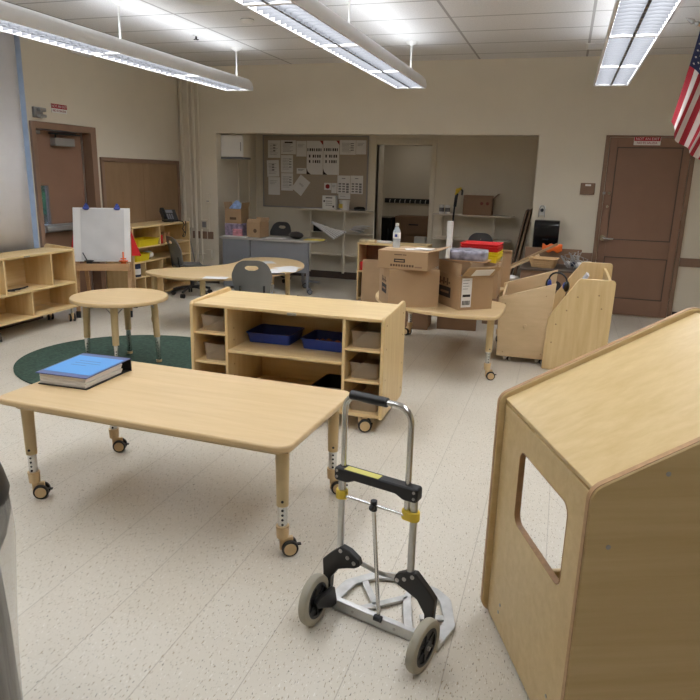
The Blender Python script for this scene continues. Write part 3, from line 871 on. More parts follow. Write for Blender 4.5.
# left shelf under the window
LW, LD = 1.55, .37
t = thing('storage_shelf', 'low maple cubby shelf on casters along the left wall under the window', 'shelf', (-4.84, 4.205, 0), rad(90))
sd = round_poly([(0, .155), (LD, .155), (LD, .815), (0, .785)], [.015, .02, .04, .02])
for x0 in (0, LW - .022): MB().prism(sd, x0, x0 + .022, 'x').build('side_panel', M['maple_v'], t, bevel=.005)
A, B = .022, LW - .022
slab((A, B, .004, LD - .012, .752, .774), 'top_panel', 'maple', t)
slab((A, B, .004, LD - .012, .158, .180), 'bottom_panel', 'maple', t)
slab((A, B, LD - .024, LD - .012, .180, .752), 'back_panel', 'maple', t)
slab((A, B, .004, LD - .024, .415, .437), 'shelf_board', 'maple', t)
for x in (.605, 1.205): slab((x, x + .02, .008, LD - .024, .437, .752), 'divider', 'maple_v', t)
for x in (.911, .30): slab((x, x + .02, .008, LD - .024, .180, .415), 'divider', 'maple_v', t)
w = MB().box(.86, .93, .0, .004, .754, .770)
w.build('latch', M['steel'], t)
for x, y in ((LW - .05, .05), (.50, .05), (LW - .08, LD - .06), (.06, LD - .06), (.06, .05)):
    caster('caster', t, x, y, 0, .9, .042)
    MB().cyl((x, y, .10), (x, y, .158), .016).build('caster_stem', M['steel'], t)
w = MB()
for k in range(6):
    a = .3 * k
    w.cyl((-.04 + .01 * k, -.11 + .035 * k, .008), (.06 - .012 * k, -.05 + .045 * k, .010 + .004 * (k % 2)), .007, n=8)
o = w.build('stick_pile', M['ink_dark']); o.location = (-4.96, 5.02, .4375)
tag(o, 'dark sticks lying in the upper middle cubby of the left shelf', 'sticks')

# back left shelf with the phone
PW, PD = 1.30, .40
t = thing('storage_shelf', 'maple bookcase against the left wall below the pinboard, with a phone on top', 'shelf', (-4.87, 6.80, 0), rad(90))
for x0 in (0, PW - .02): slab((x0, x0 + .02, 0, PD, .01, .905), 'side_panel', 'maple_v', t)
slab((-.002, PW + .002, -.004, PD, .905, .928), 'top_panel', 'maple', t)
slab((.02, PW - .02, PD - .014, PD - .002, .04, .905), 'back_panel', 'maple_v', t)
for z in (.675, .50, .315, .06): slab((.02, PW - .02, .006, PD - .014, z - .018, z), 'shelf_board', 'maple', t)
for x, z0, z1 in ((.585, .675, .905), (.24, .315, .482), (.615, .315, .482), (.22, .06, .297), (.6, .06, .297)):
    slab((x, x + .018, .006, PD - .014, z0, z1), 'divider', 'maple_v', t)
def world(o, x, y, z, rz=0): o.location = (x, y, z); o.rotation_euler = (0, 0, rz); return o
bin_('storage_bin', 'yellow bin on the top board of the bookcase below the pinboard', 'bin', 'yellow bins in the bookcase', (-5.0, 7.16, .6758), .22, .42, .085, 'yellow', .01)
bin_('storage_bin', 'smaller yellow bin on the second board of the bookcase', 'bin', 'yellow bins in the bookcase', (-4.99, 7.02, .5008), .20, .28, .09, 'yellow', .01)
o = MB().ball((0, 0, .05), .075, (1, 1.25, .66)).build('cloth_bundle', M['white'], smooth=180); world(o, -4.99, 7.26, .5006)
tag(o, 'white cloth bundle beside the smaller yellow bin in the bookcase', 'cloth')
o = MB().box(-.06, .06, -.04, .04, 0, .11).build('box', M['red'], bevel=.004); world(o, -4.97, 7.46, .6755)
tag(o, 'small red box in the top right cell of the bookcase', 'box')
w = MB()
for k in range(2): w.box(-.08, .08, .09 * k, .012 + .09 * k, 0, .135)
o = w.build('book_stand', M['oak'], bevel=.002); world(o, -4.99, 7.55, .6755)
tag(o, 'pair of upright wooden slats in the top right cell of the bookcase', 'wooden stand')
t = thing('tin_can', 'dark blue canister with a pale label in the lower left cell of the bookcase', 'canister', (-4.955, 6.935, .3158))
MB().lathe([(.066, 0), (.068, .004), (.068, .155), (.064, .16)]).build('body', M['navy'], t)
MB().lathe([(.0685, .03), (.0685, .10), (.067, .10), (.067, .03)]).build('label', M['paper'], t)
w = MB()
for k in range(4): w.ball((0, .05 * k, .025), .028, (1, .9, .9), 1)
o = w.build('toy_parts', M['dotgrey']); world(o, -4.95, 7.12, .3156)
tag(o, 'small grey pieces in the lower middle cell of the bookcase', 'toys')
# telephone
t = thing('telephone', 'black desk telephone on top of the bookcase by the pinboard', 'telephone', (-5.02, 7.82, .929), rad(50))
mt = Matrix.Rotation(rad(-38), 4, 'X')
w = MB().prism([(-.10, .01), (.10, .01), (.10, .045), (-.10, .035)], -.10, .11, 'x')
w.build('base', M['black'], t, bevel=.008, mtx=T(0, .0, .062) @ Matrix.Rotation(rad(40), 4, 'X'))
MB().prism([(-.03, .0), (.10, .0), (.06, .10), (.02, .10)], -.06, .06, 'x').build('stand', M['black'], t)
w = MB().box(-.098, -.048, -.11, .10, .042, .066); w.box(-.100, -.046, -.115, -.06, .03, .07); w.box(-.100, -.046, .05, .105, .03, .07)
w.build('handset', M['black_gloss'], t, bevel=.010, seg=3, mtx=T(0, 0, .066) @ Matrix.Rotation(rad(40), 4, 'X'))
w = MB().box(-.03, .06, .03, .085, .043, .046)
for i in range(3):
    for j in range(4): w.box(-.03 + .03 * i, -.012 + .03 * i, -.08 + .025 * j, -.064 + .025 * j, .038, .045)
w.build('screen_and_keys', M['desk_grey'], t, mtx=T(0, 0, .064) @ Matrix.Rotation(rad(40), 4, 'X'))
pts = [(-4.90, 7.87, .945), (-4.85, 7.885, .939)] + [(-4.845 + .006 * cos(k * 1.6), 7.90 + .022 * sin(k * .5), .92 - .008 * k) for k in range(24)] + [(-4.85, 7.94, .74), (-4.845, 7.96, .82), (-4.85, 7.97, .90), (-4.855, 7.97, .938)]
tag(MB().tube(pts, .007, 8).build('phone_cord', M['black']), 'curly black telephone cord hanging over the edge of the bookcase', 'cord')

# small bookcase behind the boxes
t = thing('storage_shelf', 'maple two cell bookcase partly hidden behind the stacked cardboard boxes', 'shelf', (-2.48, 8.18, 0))
for x0 in (0, .88): slab((x0, x0 + .02, 0, .36, .01, .735), 'side_panel', 'maple_v', t)
slab((-.004, .904, -.004, .36, .735, .757), 'top_panel', 'maple', t)
slab((.02, .88, .346, .358, .02, .735), 'back_panel', 'cardboard_dark', t)
for z in (.40, .055): slab((.02, .88, .004, .346, z - .022, z), 'shelf_board', 'maple', t)
slab((.44, .46, .004, .346, .055, .735), 'divider', 'maple_v', t)
o = MB().box(-.12, .12, -.08, .08, 0, .11).build('box', M['red'], bevel=.004); world(o, -2.33, 8.30, .4005)
tag(o, 'red box in the upper cell of the bookcase behind the cardboard boxes', 'box')

# ================================================================== EASEL
EA = math.atan2(.454, .891)
t = thing('easel', 'child easel with white paper, two blue clips and cups, left of the bookcase', 'easel', (-4.966, 5.872, 0), EA)
LN = .24
rot = Matrix.Rotation(-LN, 4, 'X')
def lean(z): return z / cos(LN)
EW = .562
for x in (-.012, EW - .028):
    f = MB().box(x, x + .04, 0, .022, .012, lean(1.14)).build('front_leg', M['oak'], t, bevel=.003, mtx=rot)
    MB().box(x - .003, x + .043, -.004, .026, .003, .075).build('rubber_foot', M['black'], f, mtx=rot)
rb = T(0, .575, 0) @ Matrix.Rotation(LN, 4, 'X')
for x in (.01, EW - .05):
    f = MB().box(x, x + .04, -.022, 0, .012, lean(1.13)).build('back_leg', M['oak'], t, bevel=.003, mtx=rb)
    MB().box(x - .003, x + .043, -.026, .004, .003, .075).build('rubber_foot', M['black'], f, mtx=rb)
MB().box(-.028, EW + .012, -.008, -.001, lean(.60), lean(1.174)).build('front_board', M['white'], t, bevel=.002, mtx=rot)
MB().box(-.0, EW - .01, .001, .008, lean(.60), lean(1.17)).build('back_board', M['white'], t, mtx=rb)
pg = MB().grid(lambda u, v: (.055 + .455 * u, -.0105 - .003 * abs(sin(5 * u + 7 * v)), lean(.615) + v * lean(.545)), 14, 14).build('paper_sheet', M['paper_grey'], t, mtx=rot, smooth=180)
for x in (.115, .44):
    c = MB().box(x - .024, x + .024, -.028, .02, lean(1.15), lean(1.20)).build('clip', M['blue_clip'], t, bevel=.006, mtx=rot)
    w = MB(); w.box(x - .034, x + .034, -.034, -.020, lean(1.155), lean(1.173)); w.box(x - .012, x + .012, -.03, .02, lean(1.19), lean(1.217))
    w.build('clip_wing', M['blue_clip'], c, bevel=.003, mtx=rot)
w = MB(); w.box(-.02, EW + .005, -.10 + .14, -.09 + .14, .515, .592); w.box(-.02, EW + .005, -.09 + .14, .132, .515, .527); w.box(-.02, -.008, .05, .132, .515, .592); w.box(EW - .007, EW + .005, .05, .132, .515, .592)
w.build('paint_tray', M['oak'], t, bevel=.002)
def cup(lab, x, m, cat):
    p = Vector((-4.966, 5.872, 0)) + Vector((x * cos(EA) - .083 * sin(EA), x * sin(EA) + .083 * cos(EA), .5275))
    q = thing('paint_cup', lab, cat, p, EA, 'paint cups on the easel tray')
    MB().lathe([(.026, 0), (.03, .085), (.033, .085), (.033, .09), (.027, .088), (.024, .005)]).build('cup', M[m], q)
    return q
q = cup('black paint cup with a brush in the left of the easel tray', .145, 'black', 'paint cup')
MB().cyl((.01, 0, .03), (-.06, .0, .18), .006).build('brush', M['ink_dark'], q)
MB().lathe([(.048, .086), (.05, .094), (.03, .096), (.03, .088)]).build('rim', M['black'], q)
q = cup('orange paint cup with an upright handle in the right of the easel tray', .505, 'orange', 'paint cup')
MB().lathe([(.048, .086), (.05, .094), (.03, .096), (.03, .088)]).build('rim', M['orange'], q)
w = MB(); w.cyl((0, 0, .02), (0, 0, .19), .008); w.cyl((-.03, 0, .115), (.03, 0, .115), .007)
w.build('handle', M['orange'], q)
w = MB().prism([(0, .66), (.10, .66), (0, .94)], .0, .004, 'y')
w.build('red_cloth', M['red'], t, mtx=T(EW + .018, .20, 0))
MB().prism([(0, .70), (-.04, .70), (0, .90)], .0, .004, 'y').build('red_cloth', M['red'], t, mtx=T(-.03, .22, 0))

# ================================================================== CHAIRS
def chair(label, loc, rz, m='grey_chair', seat=.44, back=.80, slope=.12, hole=True, base=True):
    """Shell task chair facing local +Y: curved back with a grip hole, seat, post, star base."""
    t = thing('task_chair', label, 'chair', loc, rz, 'shell chairs')
    z0 = seat + .03
    hb = back - z0
    out = round_poly([(-.155, 0), (.155, 0), (.190, hb * .60), (.13, hb), (-.13, hb), (-.190, hb * .60)], [.05, .05, .12, .12, .12, .12], 6)
    k = len(out)
    cz_ = hb * .80
    inn = []
    for x, z in out:
        a = math.atan2(z - cz_, x)
        inn.append((.062 * cos(a), cz_ + .026 * sin(a)))
    def bend(p):
        x, y, z = p
        return (x, y - .21 - slope * max(0, z) / .4 + 1.1 * x * x - .0, z + z0)
    w = MB()
    if hole: w.ring(out, inn, -.006, .006, 'y', bend, 5)
    else: w.ring(out, [(x * .02, cz_ + (z - cz_) * .02) for x, z in out], -.006, .006, 'y', bend, 5)
    w.build('backrest', M[m], t, smooth=60)
    w = MB().grid(lambda u, v: ((u - .5) * .40 * (1 - .12 * v), -.20 + .40 * v, seat + .035 * (2 * u - 1) ** 2 + .03 * max(0, .3 - v) - .02 * v * v * 1.2), 12, 12)
    w.build('seat', M[m], t, smooth=180, solid=.012)
    w = MB()
    for s in (-1, 1): w.tube([(s * .10, -.12, seat - .02), (s * .11, -.21, seat - .01), (s * .11, -.222, seat + .06), (s * .11, -.23, seat + .14)], .010)
    w.build('back_support', M['black'], t)
    MB().cyl((0, 0, .10), (0, 0, seat - .012), .025).build('gas_post', M['black'], t)
    w = MB()
    for i in range(5):
        a = 2 * PI * i / 5 + .3
        w.tube([(0, 0, .12), (.12 * cos(a), .12 * sin(a), .115), (.25 * cos(a), .25 * sin(a), .078)], .016, 8)
    w.build('star_base', M['black'], t)
    for i in range(5):
        a = 2 * PI * i / 5 + .3
        c = (.25 * cos(a), .25 * sin(a))
        w = MB()
        for s in (-1, 1):
            n = Vector((-sin(a), cos(a), 0)) * s
            w.cyl(Vector((*c, .03)) + n * .006, Vector((*c, .03)) + n * .024, .03, n=16)
        w.build('caster_wheel', M['black'], t, bevel=.003)
    MB().tube([(.02, 0, seat - .04), (.14, .02, seat - .05), (.2, .02, seat - .045)], .006).build('height_lever', M['black'], t)
    return t
chair('grey shell chair with its back to the camera at the front of the kidney table', (-2.76, 5.71, 0), rad(22), seat=.44, back=.82, slope=.09)
chair('grey shell chair seen from the side between the bookcase and the kidney table', (-4.575, 7.62, 0), rad(-34), seat=.39, back=.785, slope=.10)
chair('dark shell chair with a grip hole behind the grey desk in the recess', (-4.12, 9.22, 0), rad(172), 'charcoal', .46, .875, .06)
chair('dark shell chair without a grip hole in front of the right recess shelves', (-1.02, 8.95, 0), rad(185), 'charcoal', .44, .875, .06, hole=False)
# ================================================================== GREY DESK IN THE RECESS
t = thing('teacher_desk', 'grey desk on casters with a rounded end in front of the recess', 'desk', (-4.52, 8.30, 0))
top = round_poly([(0, 0), (1.36, 0), (1.485, .28), (1.36, .56), (0, .56)], [.01, .25, .28, .25, .01], 8)
MB().prism(top, .695, .725).build('desktop', M['desk_top'], t, bevel=.006, seg=3)
MB().box(.46, 1.275, .025, .045, .29, .6945).build('modesty_panel', M['desk_grey'], t, bevel=.003)
p = MB().box(.03, .445, .012, .50, .03, .6945).build('pedestal', M['desk_grey'], t, bevel=.004)
MB().box(.035, .44, .50, .514, .05, .68).build('drawer_front', M['desk_grey'], p, bevel=.003)
for y, lx in ((.02, 0), (.48, -.25)):
    lg = MB().box(1.277 + lx, 1.310 + lx, y, y + .045, .09, .6945).build('leg', M['desk_grey'], t, bevel=.004)
    caster('caster', lg, 1.293 + lx, y + .022, 0, .5, .036, 'desk_grey')
MB().box(1.02, 1.30, .49, .515, .09, .12).build('foot_bar', M['desk_grey'], t, bevel=.004)
def carton(name, label, cat, loc, rz, w_, d, h, flaps=(), m='cardboard', group=None, closed=False, tape=False):
    """Cardboard box, origin at the middle of its base. flaps: (side, length, tilt outward from upright in degrees)."""
    t = thing(name, label, cat, loc, rz, group)
    th = .005
    if closed:
        MB().box(-w_ / 2, w_ / 2, -d / 2, d / 2, 0, h).build('body', M[m], t, bevel=.003)
        MB().box(-w_ / 2 + .002, w_ / 2 - .002, -.025, .025, h, h + .0012).build('tape', M['tan_plastic'], t) if tape else None
    else:
        w = MB().box(-w_ / 2, w_ / 2, -d / 2, d / 2, 0, th)
        w.box(-w_ / 2, w_ / 2, -d / 2, -d / 2 + th, th, h); w.box(-w_ / 2, w_ / 2, d / 2 - th, d / 2, th, h)
        w.box(-w_ / 2, -w_ / 2 + th, -d / 2 + th, d / 2 - th, th, h); w.box(w_ / 2 - th, w_ / 2, -d / 2 + th, d / 2 - th, th, h)
        w.build('body', M[m], t)
    for sd, ln, tilt in flaps:
        a = rad(tilt)
        wd = (w_ if sd in 'FB' else d) - .008
        mt = {'F': RZ(0), 'B': RZ(PI), 'L': RZ(-PI / 2), 'R': RZ(PI / 2)}[sd]
        off = d / 2 if sd in 'FB' else w_ / 2
        # built on the front side (-Y), then turned round
        mm = mt @ T(0, -off, h) @ Matrix.Rotation(a, 4, 'X')
        MB().box(-wd / 2, wd / 2, 0, th, .001, ln).build('flap', M[m], t, mtx=mm)
    return t
w = MB().box(-.135, .135, -.13, .13, 0, .17)
pk = w.build('diaper_pack', M['purple'], bevel=.012); world(pk, -4.40, 8.60, .7255)
pk.name = 'wrapped_pack'
tag(pk, 'lilac printed pack at the left end of the grey desk, under the open carton', 'pack')
w = MB()
for k in range(3): w.box(-.07, .07, -.02, .02, .0 + k * .035, .032 + k * .035)
o = w.build('wrapped_pack', M['pink'], bevel=.006); world(o, -4.30, 8.41, .7255)
tag(o, 'small pink packs stacked in front of the lilac pack on the desk', 'pack')
o = MB().box(-.2, .15, -.04, .04, 0, .012).build('paper_stack', M['paper']); world(o, -4.31, 8.355, .7255)
o.location = (-4.28, 8.345, .7255)
tag(o, 'white papers along the front left edge of the grey desk', 'papers')
t = carton('cardboard_box', 'open cardboard box with a blue bag on top of the lilac pack on the desk', 'box', (-4.405, 8.60, .897), 0, .25, .24, .20, (('L', .09, 12), ('R', .09, 14), ('F', .001, 0)), 'cardboard')
MB().box(-.05, .05, -.1215, -.12, .05, .085).build('printed_mark', M['kraft_ink'], t)
w = MB().lathe([(.10, .0), (.11, .06), (.05, .13), (.02, .16), (.001, .165)], n=16)
o = w.build('plastic_bag', mat('blue_white_bag', S(150, 180, 226), .4, var=.3, scale=20, bump=.5)); world(o, -4.40, 8.60, 1.045)
tag(o, 'pale blue plastic bag sticking out of the open carton on the desk', 'bag')
t = carton('cardboard_box', 'small closed brown carton standing on the desk beside the lilac pack', 'box', (-4.05, 8.53, .7255), rad(-6), .215, .24, .205, (('B', .06, 30), ('F', .05, -30)), 'cardboard')
MB().lathe([(.001, 0), (.024, 0), (.028, .001)], n=16).build('printed_mark', M['kraft_ink'], t, mtx=T(.03, -.1215, .09) @ Matrix.Rotation(rad(90), 4, 'X'))
o = MB().ball((0, 0, .052), .115, (1.1, .62, .45)).build('zip_pouch', M['pouch'], smooth=180); world(o, -3.46, 8.50, .726, rad(-22))
tag(o, 'dark zip pouch lying on the right half of the grey desk', 'pouch')
w = MB()
for k in range(3): w.box(-.13, .13, -.10, .10, .0006 * k, .0006 * k + .0005, RZ(.25 * k))
o = w.build('paper_stack', M['paper'], smooth=0); world(o, -3.74, 8.46, .7255)
tag(o, 'loose white papers beside the small carton on the grey desk', 'papers')
o = MB().box(-.13, .14, -.10, .10, 0, .006).build('paper_stack', M['yellow_paper'], smooth=0); world(o, -3.20, 8.52, .7255, rad(6))
tag(o, 'yellow papers on the rounded end of the grey desk', 'papers')

# things on the kidney table
w = MB()
for k, (x, y, a) in enumerate(((0, 0, .1), (.06, .16, .5), (-.04, .30, -.2))):
    w.box(-.11, .11, -.14, .14, .0006 * k, .0006 * k + .0005, T(x, y, 0) @ RZ(a))
o = w.build('paper_sheets', M['paper'], smooth=0); world(o, -2.93, 6.55, KZ + .0006, rad(-15))
tag(o, 'white sheets spread on the right end of the kidney table', 'papers')
o = MB().box(-.13, .13, -.014, .014, 0, .016).build('stapler', M['ink_dark'], bevel=.004); world(o, -2.83, 6.30, KZ + .0030, rad(24))
tag(o, 'long dark stapler lying over the white sheets on the kidney table', 'stapler')
w = MB().box(-.12, .12, -.07, .07, 0, .0012); w.box(-.05, .08, -.06, .05, .0013, .0024, RZ(.4))
o = w.build('paper_sheets', M['paper'], smooth=0); world(o, -3.25, 5.86, KZ + .0006, rad(15))
tag(o, 'white sheet beside the grey chair back on the kidney table', 'papers')
o = MB().box(-.13, .13, -.10, .10, 0, .002).build('paper_sheets', M['paper_grey'], smooth=0); world(o, -3.33, 7.15, KZ + .0006, rad(40))
tag(o, 'pale grey sheet at the far end of the kidney table', 'papers')
tag(MB().tube([(-3.22, 7.55, .008), (-3.0, 7.75, .008), (-3.1, 7.9, .008), (-2.9, 8.05, .008), (-3.3, 8.15, .008)], .006).build('power_cord', M['black']), 'black cord lying on the floor between the kidney table and the grey desk', 'cord')

# ================================================================== RECESS: PINBOARD, PAPERS, SHELVES
BY = NY - .002
t = thing('pinboard', 'tan pinboard covered with white papers on the back wall of the recess', 'notice board', (0, BY, 0))
MB().box(-4.57, -2.885, -.018, 0, 1.095, 2.145).build('panel', M['cork'], t)
MB().ring([(-4.59, 1.075), (-2.865, 1.075), (-2.865, 2.16), (-4.59, 2.16)], [(-4.57, 1.095), (-2.885, 1.095), (-2.885, 2.145), (-4.57, 2.145)], -.022, 0, 'y').build('frame', M['grey_metal'], t)
PY = BY - .0185
papers = [
 (-4.500, -4.292, 1.824, 2.085, 'a', 'topmost white paper at the left edge of the tan pinboard'),
 (-4.283, -4.030, 1.882, 2.088, 'b', 'white notice with a dark heading, second from left in the pinboard top row'),
 (-4.022, -3.858, 1.851, 2.080, 'c', 'white paper just left of the two picture charts on the pinboard'),
 (-3.851, -3.588, 1.588, 2.083, 'p', 'left one of the two tall white charts with rows of dark pictures'),
 (-3.582, -3.325, 1.590, 2.088, 'p', 'right one of the two tall white charts with rows of dark pictures'),
 (-3.318, -3.065, 1.888, 2.098, 't', 'white sheet with printed columns right of the picture charts on the pinboard'),
 (-3.060, -2.902, 1.896, 2.098, 'c', 'rightmost white sheet in the top row of the pinboard'),
 (-4.518, -4.315, 1.540, 1.789, 'a', 'slightly tilted white paper in the middle of the pinboard left edge'),
 (-4.498, -4.300, 1.262, 1.533, 'c', 'lowest white paper at the left edge of the tan pinboard'),
 (-4.281, -4.080, 1.606, 1.868, 't', 'upper white paper in the second column of the pinboard, under the headed notice'),
 (-4.278, -4.079, 1.333, 1.597, 't', 'lower white paper in the second column of the pinboard, left of the tilted sheet'),
 (-4.016, -3.856, 1.594, 1.677, 'c', 'small white slip on the pinboard above the diagonally tilted sheet'),
 (-4.045, -3.846, 1.290, 1.550, 'd', 'white sheet pinned diagonally in the lower middle of the pinboard'),
 (-3.560, -3.446, 1.363, 1.468, 'r', 'small card with a red octagon low on the pinboard'),
 (-3.441, -3.355, 1.318, 1.468, 'c', 'small pale card right of the red octagon card on the pinboard'),
 (-3.346, -3.140, 1.312, 1.583, 'g', 'left one of the two grey picture sheets low on the pinboard right side'),
 (-3.134, -2.937, 1.317, 1.586, 'g', 'right one of the two grey picture sheets low on the pinboard right side'),
 (-3.326, -3.135, 1.236, 1.309, 'n', 'blank white slip below the left grey picture sheet on the pinboard'),
]
for x0, x1, z0, z1, kind, lab in papers:
    wd, ht = x1 - x0, z1 - z0
    o = MB().box(-wd / 2, wd / 2, -.0015, 0, -ht / 2, ht / 2).build('poster' if kind in 'pg' else 'notice', M['paper'], smooth=0)
    o.location = ((x0 + x1) / 2, PY - .0003, (z0 + z1) / 2)
    if kind == 'd': o.rotation_euler = (0, rad(37), 0); o.location.y -= .002
    if kind == 'a' and z0 < 1.6: o.rotation_euler = (0, rad(-2), 0)
    tag(o, lab, 'paper', 'papers on the recess pinboard')
    w, w2 = MB(), None
    Y0, Y1 = -.0022, -.0016
    def ln(a, b, c, d_=.006, q=None): (q or w).box(-wd / 2 + a * wd, -wd / 2 + b * wd, Y0, Y1, ht / 2 - c * ht - d_, ht / 2 - c * ht)
    m = 'print'
    if kind in 'abct':
        for k in range(3 if kind == 'c' else 8):
            ln(.14, .80 - .1 * (k % 3), .2 + k * .085, .004)
        if kind == 'a':
            for k in range(3): ln(.42, .60, .24 + .16 * k, .020)
    if kind == 'b':
        w2 = MB(); ln(.25, .78, .10, .022, w2)
    if kind == 't': 
        for k in range(4): ln(.68, .88, .2 + .15 * k, .012)
    if kind == 'p':
        m = 'ink_dark'
        for r_ in range(3):
            for q in range(7 if r_ == 0 else 5):
                a = .04 + q * .135 + (.0 if r_ == 0 else .10 if q == 0 else .20)
                if a < .9: ln(a, a + (.09 if (q + r_) % 3 else .06), (.22, .41, .57)[r_], .042)
        w2 = MB()
        w2.prism([(wd / 2 - .05, ht / 2), (wd / 2, ht / 2), (wd / 2, ht / 2 - .06)], Y0, Y1, 'y')
        w.prism([(-wd / 2, -ht / 2), (-wd / 2 + .07, -ht / 2), (-wd / 2 + .02, -ht / 2 + .04), (-wd / 2, -ht / 2 + .09)], Y0, Y1, 'y')
    if kind == 'g':
        ln(.35, .62, .14, .010)
        for r_ in range(4):
            for q in range(3): ln(.10 + .30 * q, .30 + .30 * q, .42 + r_ * .14, .020 if q < 2 else .028)
        m = 'print'
    if kind == 'r':
        m = 'ink_red'
        w.prism([(.036 * cos(rad(22.5 + 45 * k)), .036 * sin(rad(22.5 + 45 * k))) for k in range(8)], Y0, Y1, 'y')
    if kind == 'd':
        for k in range(2): ln(.30, .72, .42 + k * .06, .004)
    if kind == 'n': ln(.15, .6, .45, .004)
    w.build('printed_lines', M[m], o, smooth=0)
    if w2: w2.build('dark_heading' if kind == 'b' else 'red_corner', M['ink_dark' if kind == 'b' else 'ink_red'], o, smooth=0)

def shelf_on_posts(label, x0, x1, posts, boards, yb):
    t = thing('wall_shelving', label, 'shelves', ((x0 + x1) / 2, NY, 0), 0, 'shelving on the recess back wall')
    c = (x0 + x1) / 2
    for a, b, z, d in boards:
        MB().prism(round_poly([(a - c, -.002), (a - c, -d), (b - c - .03, -d), (b - c, -.03 - .4 * d), (b - c, -.002)], [0, .02, .03, .02, 0], 4), z - .018, z).build('shelf_board', M['shelf_pale'], t, bevel=.003)
    for x, za, zb, y in posts:
        MB().box(x - c - .016, x - c + .016, -y - .03, -y, za, zb).build('post', M['conduit'], t, bevel=.002)
    return t
shelf_on_posts('pale shelves with white items below the pinboard in the recess', -3.92, -2.74,
    ((-3.16, .12, 1.062, .21), (-3.71, .12, 1.062, .21)),
    ((-3.92, -2.74, 1.080, .34), (-3.80, -2.76, .735, .205), (-3.72, -2.93, .40, .205)), NY)
shelf_on_posts('pale shelves with a brown carton at the right of the recess doorway', -1.80, -.66,
    ((-.93, .748, 1.068, .20), (-1.70, .12, 1.068, .002)),
    ((-1.80, -.66, 1.086, .34), (-1.78, -.68, .745, .33)), NY)
SZ = 1.0806
def jug(): pass
t = thing('white_box', 'white printed box on the top shelf below the red octagon card', 'box', (-3.40, 9.70, SZ))
MB().box(-.105, .105, -.05, .05, 0, .205).build('body', M['white'], t, bevel=.004)
w = MB(); w.box(-.05, .055, -.0512, -.0502, .165, .18); w.box(-.085, -.06, -.0512, -.0502, .11, .135); w.box(.06, .085, -.0512, -.0502, .03, .06)
for k in range(3): w.box(-.05, .05, -.0512, -.0502, .06 + .03 * k, .066 + .03 * k)
w.build('printed_marks', M['ink_dark'], t)
t = thing('white_tub', 'white tub with a yellow label on the top shelf right of the printed white box', 'tub', (-3.165, 9.70, SZ))
MB().lathe([(.07, 0), (.078, .12), (.078, .125)]).build('tub', M['white'], t)
MB().lathe([(.082, .125), (.084, .130), (.082, .145), (.001, .147)]).build('lid', M['white'], t)
MB().box(-.06, -.005, -.079, -.074, .03, .09).build('label', M['yellow_paper'], t)
t = thing('stapler', 'black stapler at the right end of the top shelf below the pinboard', 'stapler', (-2.91, 9.66, SZ), rad(8))
MB().box(-.085, .085, -.022, .022, 0, .014).build('base', M['black'], t, bevel=.003)
MB().prism([(-.085, .02), (.08, .018), (.085, .035), (.06, .055), (-.03, .06), (-.085, .045)], -.02, .02, 'y').build('arm', M['black_gloss'], t, bevel=.004)
w = MB()
for k in range(4): w.box(-.20 + .02 * k, .19 - .03 * k, -.10, .08, .0015 * k, .0015 * k + .0013, RZ(.06 * k))
o = w.build('paper_stack', M['paper'], smooth=0); world(o, -3.70, 9.70, SZ)
tag(o, 'white papers lying at the left end of the top shelf below the pinboard', 'papers')
# charts sliding off the middle shelf
w = MB()
for k in range(7):
    w.cyl((-3.655 + .058 * k, 9.615 + .006 * k, .885 - .018 * k), (-3.275 + .028 * k, 9.575 + .006 * k, .650 + .018 * k), .016, n=10)
w.cyl((-3.64, 9.63, .872), (-3.40, 9.655, .812), .012, n=8)
o = w.build('paper_rolls', M['paper'])
tag(o, 'fan of pale paper rolls sliding off the middle shelf under the pinboard', 'paper rolls')
w = MB()
for k in range(4):
    w.box(-.08, .10, -.10, .08, .0, .012, T(.03 * k - .05, -.01 * k, .006 + .022 * k) @ RZ(.35 * k) @ Matrix.Rotation(rad(12 - 5 * k), 4, 'Y'))
o = w.build('folded_papers', M['paper'], bevel=.003); world(o, -2.95, 9.79, .765)
tag(o, 'heap of folded pale papers at the right end of the middle shelf', 'papers')
o = MB().box(-.08, .08, -.06, .06, 0, .10).build('black_box', M['black'], bevel=.004); world(o, -3.60, 9.80, .7356)
tag(o, 'black box on the middle shelf behind the paper rolls', 'box')
# wall cabinet in the left corner of the recess
t = thing('wall_cabinet', 'white wall cabinet high in the left corner of the recess', 'cabinet', (NXL + .001, 8.76, 1.80))
MB().box(0, .345, .02, .24, 0, .30).build('body', M['conduit'], t, bevel=.003)
d = MB().box(.002, .343, 0, .019, .004, .296).build('door', M['white'], t, bevel=.003)
MB().box(.308, .316, -.012, -.0, .08, .20).build('handle', M['grey_metal'], d, bevel=.003)
MB().box(0, .345, .0, .24, -.028, -.0005).build('bottom_strip', M['dotgrey'], t)  # dark grey strip along the cabinet's lower edge
# on the right shelves
RZ_ = 1.0866
for k, x in enumerate((-1.685, -1.60)):
    t = thing('tin_can', ('left' if k == 0 else 'right') + ' one of the two pale cans on the upper shelf right of the doorway', 'can', (x, 9.70, RZ_), 0, 'pale cans on the right recess shelf')
    MB().lathe([(.032, 0), (.036, .004), (.036, .118), (.032, .125), (.001, .125)]).build('body', M['white'], t)
    MB().lathe([(.0366, .03), (.0366, .085), (.036, .086)]).build('label', M['print'], t)
t = carton('cardboard_box', 'brown carton with a lifted right flap on the upper shelf in the recess', 'box', (-1.17, 9.73, RZ_), 0, .40, .24, .225, (('R', .11, 48), ('F', .05, 10), ('B', .05, -20)), 'cardboard_dark')
w = MB()
for x in (.06, .14): w.cyl((x, -.1205, .165), (x, -.1215, .165), .022, n=12)
w.build('printed_mark', mat('carton_mark_red', S(120, 60, 52), .8), t)
t = thing('reacher_tool', 'black and yellow long handled tool standing in front of the right recess shelves', 'tool', (-1.49, 9.50, 0))
MB().tube([(-.03, .0, .011), (-.005, .01, .6), (.01, .02, 1.10), (.02, .02, 1.26)], .013).build('shaft', M['black'], t)
